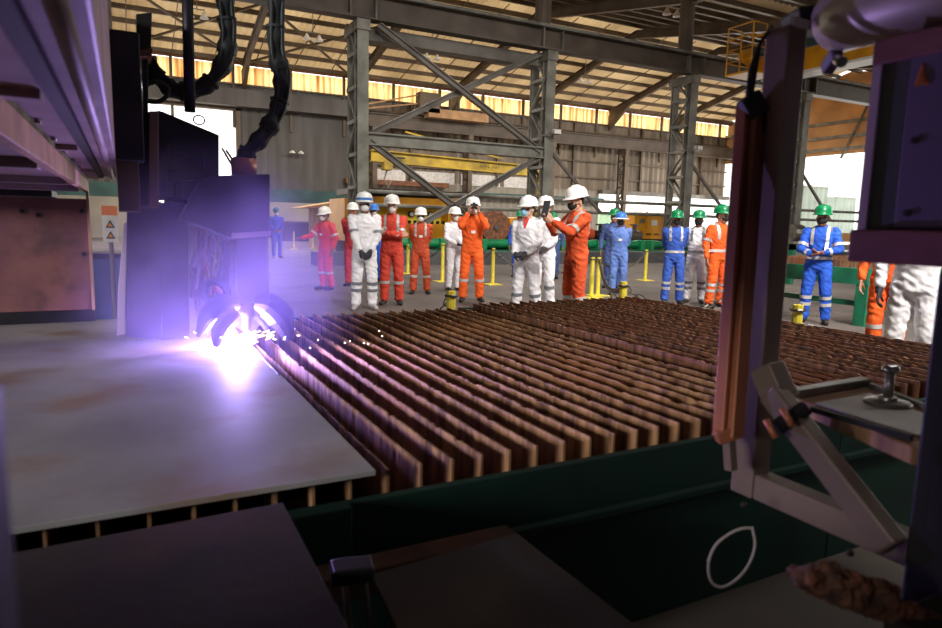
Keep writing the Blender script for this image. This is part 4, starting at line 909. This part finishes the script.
leaf([(254, 303), (267, 305), (281, 318), (290, 340)], [10, 24, 26, 6], 3.66, .035)
leaf([(250, 306), (258, 312), (266, 322), (270, 334)], [8, 14, 12, 4], 3.72, .03)
q = MB(); q.lathe((TX, TY, .79), [(.012, 0), (.022, .02), (.026, .07), (.04, .10), (.045, .16), (.02, .16)], 18); q.build('nozzle', 'gantry', t, smooth=True)
# cables
def cable(name, pts, Y, r, lb):
    P = [aty(x, y, Y) for x, y in pts]; Q = []
    for i in range(len(P) - 1):
        a, b_, c_, d_ = P[max(i - 1, 0)], P[i], P[i + 1], P[min(i + 2, len(P) - 1)]
        for j in range(8):
            u_ = j / 8; Q.append(.5 * ((2 * b_) + (c_ - a) * u_ + (2 * a - 5 * b_ + 4 * c_ - d_) * u_ ** 2 + (3 * b_ - 3 * c_ + d_ - a) * u_ ** 3))
    Q.append(P[-1]); tt = thing(name, lb, 'cable', (0, 0, 0))
    q = MB(); rr = [r * (1 + .16 * math.sin(i * 1.05) + .1 * math.sin(i * .37)) for i in range(len(Q))]; q.tube(Q, rr, 12); q.build('sleeve', 'hose', tt, smooth=True)
    for s_ in (-1, 1):
        q = MB(); q.tube([p + V((s_ * r * .62, -r * .75, s_ * .006)) for p in Q], r * .26, 6); q.build('line', 'hose', tt, smooth=True)
    for i in range(3, len(Q) - 2, 9):
        d_ = (Q[i + 1] - Q[i - 1]).normalized(); q = MB(); q.cyl(Q[i] - d_ * .007, Q[i] + d_ * .007, r * 1.16, 12); q.build('tie', 'hose', tt)
    return tt
cable('cable_loom', [(226, -70), (225, 0), (228, 34), (224, 62), (205, 86), (178, 91), (158, 78), (146, 60)], 4.0, .046, 'thick dark cable loom looping down to the motor left of the pole')
cable('cable_loom', [(275, -70), (276, 0), (276, 50), (282, 78), (278, 108), (266, 132), (248, 152), (243, 162)], 3.85, .046, 'thick dark cable loom dropping into the brass collar above the torch')
# things seen through the gap beside the rusty panel
t = thing('warning_board', 'pale board with orange head and two warning triangles seen through the gap', 'sign', aty(103, 240, 7))
wv = aty(117, 206, 7) - aty(103, 240, 7); w_, h_ = abs(wv.x), abs(wv.z)
q = MB(); q.mm((0, 0, -.02), (w_, .03, h_ * .72)); q.build('board', 'paper', t); q = MB(); q.mm((0, 0, h_ * .72), (w_, .03, h_)); q.build('head', 'orange_sign', t)
for zz in (h_ * .36, h_ * .04):
    q = MB(); q.prism([(w_ * .2, -.004, zz), (w_ * .8, -.004, zz), (w_ * .5, -.004, zz + w_ * .55)], (0, .004, 0)); q.build('warning_triangle', 'black', t)
    q = MB(); q.prism([(w_ * .33, -.006, zz + .012), (w_ * .67, -.006, zz + .012), (w_ * .5, -.006, zz + w_ * .38)], (0, .003, 0)); q.build('triangle_field', 'yellow', t)
q = MB(); q.cyl((w_ / 2, .03, -1.2), (w_ / 2, .03, h_), .02, 8); q.build('stand', 'steel', t)
t = thing('blue_crate', 'low blue grey crate on the floor behind the gap', 'crate', (-.45, 8.6, 0))
q = MB(); q.mm((0, 0, 0), (.5, .6, .92)); q.build('shell', 'cl_navy', t, .01); q = MB(); q.mm((-.02, -.02, .92), (.52, .62, .97)); q.build('lid', 'gantry', t)

# ------------------------------------------------------------------ foreground plates
def fplate(pts, z, th, lb):
    p0 = atz(-60, 566, z); p1 = atz(283, 502, z); EX = {'L': p0.lerp(p1, (-.42 - p0.x) / (p1.x - p0.x)), 'N': V((-.42, .45, z))}
    P = [EX[p] if isinstance(p, str) else atz(*p, z) for p in pts]; t_ = thing('steel_bench', lb, 'bench', (0, 0, 0))
    q = MB(); q.prism([p - V((0, 0, th)) for p in P], (0, 0, th)); q.build('top_plate', 'fgplate', t_, .003)
    c_ = sum(P, V()) / len(P)
    for p in P:
        g_ = p.lerp(c_, .25); q = MB(); q.mm((g_.x - .03, g_.y - .03, 0), (g_.x + .03, g_.y + .03, z - th)); q.build('leg', 'dark', t_)
    return t_
fplate(['L', (283, 502), (352, 634), (430, 780), 'N'], .73, .014, 'brown steel bench top before the grey plate, nearest its left corner')
fplate([(371, 574), (517, 533), (668, 650), (900, 830), (500, 830), (430, 700)], .64, .012, 'lower brown steel bench top in front of the green trough')
t = tag(MB().mm((.36, 1.50, .455), (.96, 1.58, .525)).build('rusty_bar', 'rustbar', None, .004), 'rusty flat bar lying along the green trough behind the benches', 'bar')
t = thing('bar_support', 'dark pair of feet under the rusty flat bar', 'support')
for x_ in (.38, .88): MB().mm((x_, 1.48, .0), (x_ + .05, 1.56, .455)).build('foot', 'dark', t)
t = thing('bench_clamp', 'dark block clamp with two rods between the brown benches', 'clamp', (0, 0, 0))
a = atz(352, 573, .70)
q = MB(); q.box((a.x, a.y, .705), (.085, .06, .032), Matrix.Rotation(-.2, 3, 'Z')); q.build('block', 'dark', t, .006)
for dx in (-.018, .022):
    q = MB(); q.cyl((a.x + dx, a.y - .005, .70), (a.x + dx + .02, a.y - .09, .25), .007, 10); q.build('rod', 'metalgrey', t)

# ------------------------------------------------------------------ right foreground frame
t = thing('tool_frame', 'brown welded steel frame with a slanting brace standing in front of the right bed', 'frame', (0, 0, 0))
PX, PY = 1.215, .965
pc = atk(776, 200, 1.45); PX = pc.x + .028; PY = pc.y + .062
q = MB(); q.mm((pc.x, pc.y, .775), (pc.x + .057, pc.y + .062, 1.835)); q.build('post', 'frame', t, .004)
q = MB(); q.bar((pc.x + .0285, pc.y - .001, .806), (pc.x + .0285, pc.y - .46, .806), .053, .060); q.build('bottom_rail', 'frame', t, .005)
a = atk(772, 392, 1.40); b_ = atk(893, 548, 1.18)
q = MB(); q.bar(a, b_, .05, .042, (1, 0, 0)); q.build('brace', 'frame', t, .005)
q = MB(); q.bar(atk(766, 366, 1.43), atk(782, 402, 1.40), .058, .05, (1, 0, 0)); q.build('brace_bracket', 'frame', t, .004)
for p0, p1 in (((766, 420), (776, 438)), ((782, 408), (792, 426))):
    q = MB(); q.cyl(atk(*p0, 1.32), atk(*p1, 1.30), .0065, 10); q.build('pin', 'copper_plain', t, smooth=True)
q = MB(); q.cyl(atk(776, 428, 1.34), atk(806, 408, 1.34), .016, 10); q.build('hinge_bolt', 'dark', t)
for px, w_ in ((717, .0065), (731, .019)):
    q = MB(); q.bar(atk(px + 2, 437, 1.47), atk(px + 26, 103, 1.47), w_ * 2, .03, (0, 1, 0)); q.build('guard_strip', 'copper', t, .003)
q = MB(); q.bar(atk(716, 437, 1.47), atk(736, 431, 1.47), .03, .03); q.build('strip_foot', 'copper', t, .003); q = MB(); q.bar(atk(729, 440, 1.47), atk(731, 470, 1.47), .02, .02); q.build('strip_pin', 'frame', t)
q = MB(); q.bar(atk(744, 112, 1.46), atk(762, 100, 1.46), .03, .05); q.build('strip_head', 'dark', t, .003)
q = MB(); q.tube([atk(748, 106, 1.45), atk(753, 70, 1.45), atk(760, 44, 1.45), atk(772, 26, 1.45)], [.009, .010, .004, .004], 10); q.build('hanger_cable', 'rubber', t, smooth=True)
q = MB(); q.mm((pc.x - .012, pc.y + .04, 1.60), (pc.x - .0005, pc.y + .062, 1.68)); q.build('side_lug', 'dark', t)
for py_ in (480, 545):
    c = atk(744 if py_ == 480 else 850, 505 if py_ == 480 else 553, 1.40 if py_ == 480 else 1.2)
    q = MB(); q.sphere(c, .007); q.build('bolt', 'dark', t)
# loop of pale cable hanging from the frame
P = [atk(x, y, 1.36) for x, y in ((752, 527), (755, 545), (749, 564), (737, 579), (722, 587), (711, 581), (708.5, 563), (716, 545), (731, 533), (745, 528), (753, 529))]
tag(MB().tube(crom(P), .0028, 8).build('cable_loop', 'cable', None, smooth=True), 'pale thin cable loop hanging below the brown frame', 'cable')
# tray shelf
t = thing('tray_shelf', 'worn wooden tray board behind the slanting brace', 'shelf', (0, 0, 0))
z_ = 1.0
A = [atz(x, y, z_) for x, y in ((797, 398), (868, 384), (960, 421), (940, 452), (912, 447))]
q = MB(); q.prism([p - V((0, 0, .035)) for p in A], (0, 0, .035)); q.build('board', 'wood', t, .003)
q = MB(); q.bar(atz(868, 384, z_ + .006), atz(955, 418, z_ + .006), .014, .012); q.build('rear_lip', 'greysteel', t)
a = atz(793, 393, z_ + .012); b_ = atz(866, 381, z_ + .012)
tag(MB().bar(a, b_, .03, .02).build('flat_bar', 'metalgrey', None, .002), 'grey flat bar lying along the far edge of the wooden tray', 'bar')
A = [atz(x, y, z_ + .002) for x, y in ((815, 404), (870, 394), (948, 424), (930, 440), (880, 425))]
q = MB(); n = len(A); q.prism(A, (0, 0, .003)); o = q.build('paper_sheet', 'paper'); tag(o, 'crumpled white paper sheet on the wooden tray', 'paper')
a = atz(812, 409, z_ + .008); b_ = atz(912, 438, z_ + .008)
tag(MB().bar(a, b_, .012, .012).build('dark_strip', 'dark'), 'dark strip lying across the paper on the tray', 'strip')
t = thing('clamp_bolt', 'shiny T-headed bolt on a round foot on the wooden tray', 'bolt', atz(887, 404, z_ + .006))
q = MB(); q.lathe((0, 0, 0), [(.048, 0), (.05, .004), (.047, .008), (.02, .011), (.019, .018), (.012, .02)], 24); q.build('foot', 'metalgrey', t, smooth=False)
q = MB(); q.cyl((0, 0, .015), (0, 0, .074), .0105, 14); q.build('shank', 'metalgrey', t, smooth=True); q = MB(); q.capsule((-.010, .004, .082), (.010, -.004, .082), .0105); q.build('head', 'chrome', t, smooth=True)
t = thing('machine_column', 'dark machine column at the lower right, behind the tray', 'column', (0, 0, 0))
a = atk(931, 420, 1.12)
q = MB(); q.mm((a.x - .012, a.y - .16, 0), (a.x + .13, a.y + .01, 1.34)); q.build('casing', 'dark', t, .006); q = MB(); q.mm((a.x - .016, a.y - .1, .9), (a.x - .012, a.y - .02, 1.2)); q.build('cover', 'gantry', t)
# rusty lump lower right
P = [atk(x, y, 1.02) for x, y in ((812, 580), (840, 588), (870, 600), (905, 612))]
PG = [atk(x, y, 1.02) for x, y in ((806, 573), (828, 570), (868, 582), (912, 603), (950, 618), (950, 640), (905, 628), (850, 606), (812, 588))]
q = MB(); q.prism(PG, fw * .07 + V((0, 0, -.02))); q.bar(PG[1] + V((0, .02, .004)), PG[3] + V((0, .02, .006)), .012, .014)
me = remesh(q, .0035, 1)
nn_ = [v.normal.copy() for v in me.vertices]
for v, nv in zip(me.vertices, nn_): v.co += nv * (.009 * noise.noise(v.co * 45) + .006 * noise.noise(v.co * 110))
o = bpy.data.objects.new('rusty_offcut', me); col.objects.link(o); me.materials.append(M['rustlump']); tag(o, 'rough rusty steel offcut under the bottom rail of the frame', 'offcut')
t = tag(MB().mm((P[3].x - .02, P[3].y - .09, 0), (P[3].x + .12, P[3].y + .02, P[3].z - .01)).build('support_block', 'fgplate', None, .004), 'brown block carrying the rusty offcut', 'block')
# control cabinet hung at the upper right
t = thing('control_cabinet', 'hanging control cabinet with door coloured purple like the arc light on it, pink flange and orange warning triangle', 'cabinet', (0, 0, 0))
kx = 1.2
a = atk(880, 80, kx); b_ = atk(873, 240, kx); X0 = a.x
q = MB(); q.mm((X0, a.y - .42, 1.405), (X0 + .4, a.y + .005, 1.74)); q.build('body', 'cabinet_dk', t, .004)
c0 = atx(910, 70, X0 - .008); q = MB(); q.mm((X0 - .008, a.y - .42, 1.41), (X0, c0.y, 1.74)); q.build('door', 'cabinet', t, .002)
q = MB(); q.mm((X0 - .03, a.y - .42, 1.345), (X0 + .4, a.y + .01, 1.405)); q.build('flange', 'pink', t, .004)
q = MB(); q.mm((X0 - .012, a.y - .42, 1.70), (X0 + .4, a.y + .012, 1.745)); q.build('top_trim', 'pink', t, .004)
q = MB(); q.mm((X0 - .006, a.y - .004, 1.405), (X0 + .01, a.y + .012, 1.70)); q.build('edge_trim', 'lilac', t)
q = MB(); T3 = [atx(x, y, X0 - .0095) for x, y in ((914, 86), (929, 84), (922, 63))]; q.prism(T3, (.002, 0, 0)); q.build('warning_triangle', 'orange_sign', t)
q = MB(); T4 = [atx(x, y, X0 - .0115) for x, y in ((917.5, 83.5), (926, 82.5), (922, 70))]; q.prism(T4, (.002, 0, 0)); q.build('triangle_field', 'brass', t)
q = MB(); T5 = [atx(x, y, X0 - .012) for x, y in ((921.2, 82), (922.8, 81.8), (922.3, 73))]; q.prism(T5, (.001, 0, 0)); q.build('triangle_mark', 'orange_sign', t)
for px, py in ((914, 140), (906, 213)):
    q = MB(); c = atx(px, py, X0 - .012); q.cyl((c.x, c.y, c.z), (c.x + .006, c.y, c.z), .006, 10); q.build('screw', 'dark', t)
# pipe / duct across the top right
t = thing('overhead_duct', 'fat grey metal duct with a rounded end crossing the top right corner', 'duct', (0, 0, 0))
a = atk(842, 18, 1.45); b_ = atk(960, -16, 1.12); d_ = (b_ - a).normalized()
q = MB(); q.tube([a - d_ * .012, a, a + d_ * .004, a + d_ * .05, b_ + d_ * .4], [.052, .066, .072, .069, .069], 24); q.build('pipe', 'ductgrey', t, smooth=True)
q = MB(); q.tube([a - d_ * .07, a - d_ * .012], [.03, .045], 16); q.build('stub', 'gantry', t)
q = MB(); q.bar(atk(826, 70, 1.5), atk(838, 52, 1.45), .025, .03); q.build('bracket', 'cabinet', t, .004); q = MB(); q.cyl(atk(838, 60, 1.44), atk(842, 62, 1.42), .012, 10); q.build('bolt', 'chrome', t)
q = MB(); q.bar(atk(790, 24, 1.5), atk(830, 20, 1.5), .09, .05); q.build('arm', 'gantry', t, .004)
q = MB(); q.box(atk(800, 24, 1.42), (.05, .01, .02)); q.build('tag_plate', 'paper', t)
# ------------------------------------------------------------------ the arc, sparks and smoke
def emis(name, c, s_):
    m = bpy.data.materials.new(name); m.use_nodes = True; nt = m.node_tree; nt.nodes.clear()
    e = nt.nodes.new('ShaderNodeEmission'); e.inputs[0].default_value = c; e.inputs[1].default_value = s_; o = nt.nodes.new('ShaderNodeOutputMaterial'); nt.links.new(e.outputs[0], o.inputs[0]); return m
ARC = V((TX, TY, .752))
q = MB(); q.sphere(ARC, (.05, .05, .034), 14, 10); o = q.build('plasma_arc', emis('arc_core', (.78, .66, 1, 1), 40), None, smooth=True); tag(o, 'blinding white violet plasma arc on the plate edge', 'arc'); o['kind'] = 'thing'
rnd = random.Random(11); q = MB()
for i in range(70):
    a_ = rnd.random() * 2 * PI; r_ = .05 + abs(rnd.gauss(0, .12)); p = ARC + V((math.cos(a_) * r_, math.sin(a_) * r_ * .8, rnd.random() * .05 - .01)); d_ = V((math.cos(a_), math.sin(a_), rnd.random() * .4)) * (.006 + .02 * rnd.random())
    q.tube([p, p + d_], .0012, 4)
for px, py in ((318, 340), (345, 343), (350, 341), (364, 343), (368, 344), (382, 336), (379, 331), (310, 348)):
    p = atz(px, py, .72); q.sphere(p, .0035, 6, 4)
o = q.build('spark_spray', emis('spark', (1, .86, .8, 1), 14), None); tag(o, 'fine sparks flying from the plasma arc', 'sparks', None, 'stuff')
def light(name, kind, loc, energy, color=(1, 1, 1), size=1, sizey=None, aim=None, spread=None):
    l = bpy.data.lights.new(name, kind); l.energy = energy; l.color = color
    if kind == 'AREA':
        l.size = size
        if sizey: l.shape = 'RECTANGLE'; l.size_y = sizey
        if spread: l.spread = R(spread)
    elif kind != 'SUN': l.shadow_soft_size = size
    o = bpy.data.objects.new(name, l); col.objects.link(o); o.location = loc
    if aim is not None: o.rotation_euler = (V(aim) - V(loc)).to_track_quat('-Z', 'Y').to_euler()
    return o
light('arc_light', 'POINT', ARC + V((-.06, -.025, .02)), ARC_E, (.44, .31, 1.0), .03)
light('gate_daylight', 'AREA', (-14.5, -3.5, 4.3), KEY_E, (1, .95, .9), 6, 2.6, (2.5, 4, .8))
# smoke lit by the arc, violet glow also put into its scatter colour
m = bpy.data.materials.new('smoke'); m.use_nodes = True; nt = m.node_tree; nt.nodes.clear(); N = nt.nodes; L = nt.links
out = N.new('ShaderNodeOutputMaterial'); sc_ = N.new('ShaderNodeVolumeScatter'); sc_.inputs['Color'].default_value = (.56, .46, 1, 1); sc_.inputs['Anisotropy'].default_value = .1
tc = N.new('ShaderNodeTexCoord'); ln = N.new('ShaderNodeVectorMath'); ln.operation = 'LENGTH'; L.new(tc.outputs['Object'], ln.inputs[0])
mr = N.new('ShaderNodeMapRange'); mr.interpolation_type = 'SMOOTHSTEP'; mr.inputs[1].default_value = .15; mr.inputs[2].default_value = 1.0; mr.inputs[3].default_value = 1; mr.inputs[4].default_value = 0; L.new(ln.outputs['Value'], mr.inputs[0])
nz = N.new('ShaderNodeTexNoise'); nz.inputs['Scale'].default_value = 2.2; nz.inputs['Detail'].default_value = 3; L.new(tc.outputs['Object'], nz.inputs['Vector'])
nr = N.new('ShaderNodeMapRange'); nr.inputs[1].default_value = .32; nr.inputs[2].default_value = .72; nr.inputs[3].default_value = .25; nr.inputs[4].default_value = 1.6; L.new(nz.outputs['Fac'], nr.inputs[0])
ds = N.new('ShaderNodeVectorMath'); ds.operation = 'DISTANCE'; L.new(tc.outputs['Object'], ds.inputs[0]); ds.inputs[1].default_value = ((TX - SMX[0]) / SMS[0], (TY - SMX[1]) / SMS[1], (.75 - SMX[2]) / SMS[2])
dm = N.new('ShaderNodeMapRange'); dm.inputs[1].default_value = .05; dm.inputs[2].default_value = .95; dm.inputs[3].default_value = .05; dm.inputs[4].default_value = 1; L.new(ds.outputs['Value'], dm.inputs[0])
dp = N.new('ShaderNodeMath'); dp.operation = 'POWER'; L.new(dm.outputs[0], dp.inputs[0]); dp.inputs[1].default_value = 1.8; dm = dp
m0 = N.new('ShaderNodeMath'); m0.operation = 'MULTIPLY'; L.new(dm.outputs[0], m0.inputs[0]); L.new(nr.outputs[0], m0.inputs[1]); nr = m0
mu = N.new('ShaderNodeMath'); mu.operation = 'MULTIPLY'; L.new(mr.outputs[0], mu.inputs[0]); L.new(nr.outputs[0], mu.inputs[1])
mu2 = N.new('ShaderNodeMath'); mu2.operation = 'MULTIPLY'; L.new(mu.outputs[0], mu2.inputs[0]); mu2.inputs[1].default_value = SMOKE_D; L.new(mu2.outputs[0], sc_.inputs['Density'])
L.new(sc_.outputs[0], out.inputs['Volume'])
q = MB(); q.sphere((0, 0, 0), 1.0, 24, 16); o = q.build('smoke', m, None); o.location = SMX; o.scale = SMS; tag(o, 'smoke coloured with violet arc light, drifting around the plasma torch', 'smoke', None, 'stuff')

# ------------------------------------------------------------------ daylight and fill lights
w = bpy.data.worlds.new('world'); scene.world = w; w.use_nodes = True
bg = w.node_tree.nodes['Background']; bg.inputs[0].default_value = (1, .97, .93, 1); bg.inputs[1].default_value = WORLD_S
s_ = light('sun', 'SUN', (30, 20, 60), SUN_S, (1, .93, .82)); s_.data.angle = R(2); s_.rotation_euler = V((-.25, -.45, -1)).to_track_quat('-Z', 'Y').to_euler()
# added unseen fill lights over the cutting bay; area lights for the far bay
FILL_COL = (1, .95, .88)
for x, y, e, aim, spr in FILLS_NEAR:
    light('bay_fill_light', 'AREA', (x, y, 10.2), e, FILL_COL, 2.6, 2.6, aim, spr)
for x in (2, 12, 22, 32, 42):
    light('far_bay_light', 'AREA', (x, 33, 10.8), FAR_E, (1, .93, .82), 4, 4, (x, 36, 0))
light('yard_daylight', 'AREA', (XR - 1, 36, 4.0), YARD_E, (1, .98, .95), 22, 7, (20, 30, 1.0))
light('door_daylight', 'AREA', (4.3, YF - .6, 4.5), DOOR_E, (.95, .97, 1), 5, 7.5, (5, 0, .5))
c_ = scene.cycles
c_.max_bounces = 7; c_.diffuse_bounces = 4; c_.glossy_bounces = 3; c_.transmission_bounces = 4; c_.volume_bounces = 1; c_.transparent_max_bounces = 6
c_.caustics_reflective = False; c_.caustics_refractive = False; c_.sample_clamp_indirect = 4; c_.volume_step_rate = 2.0; c_.use_denoising = True
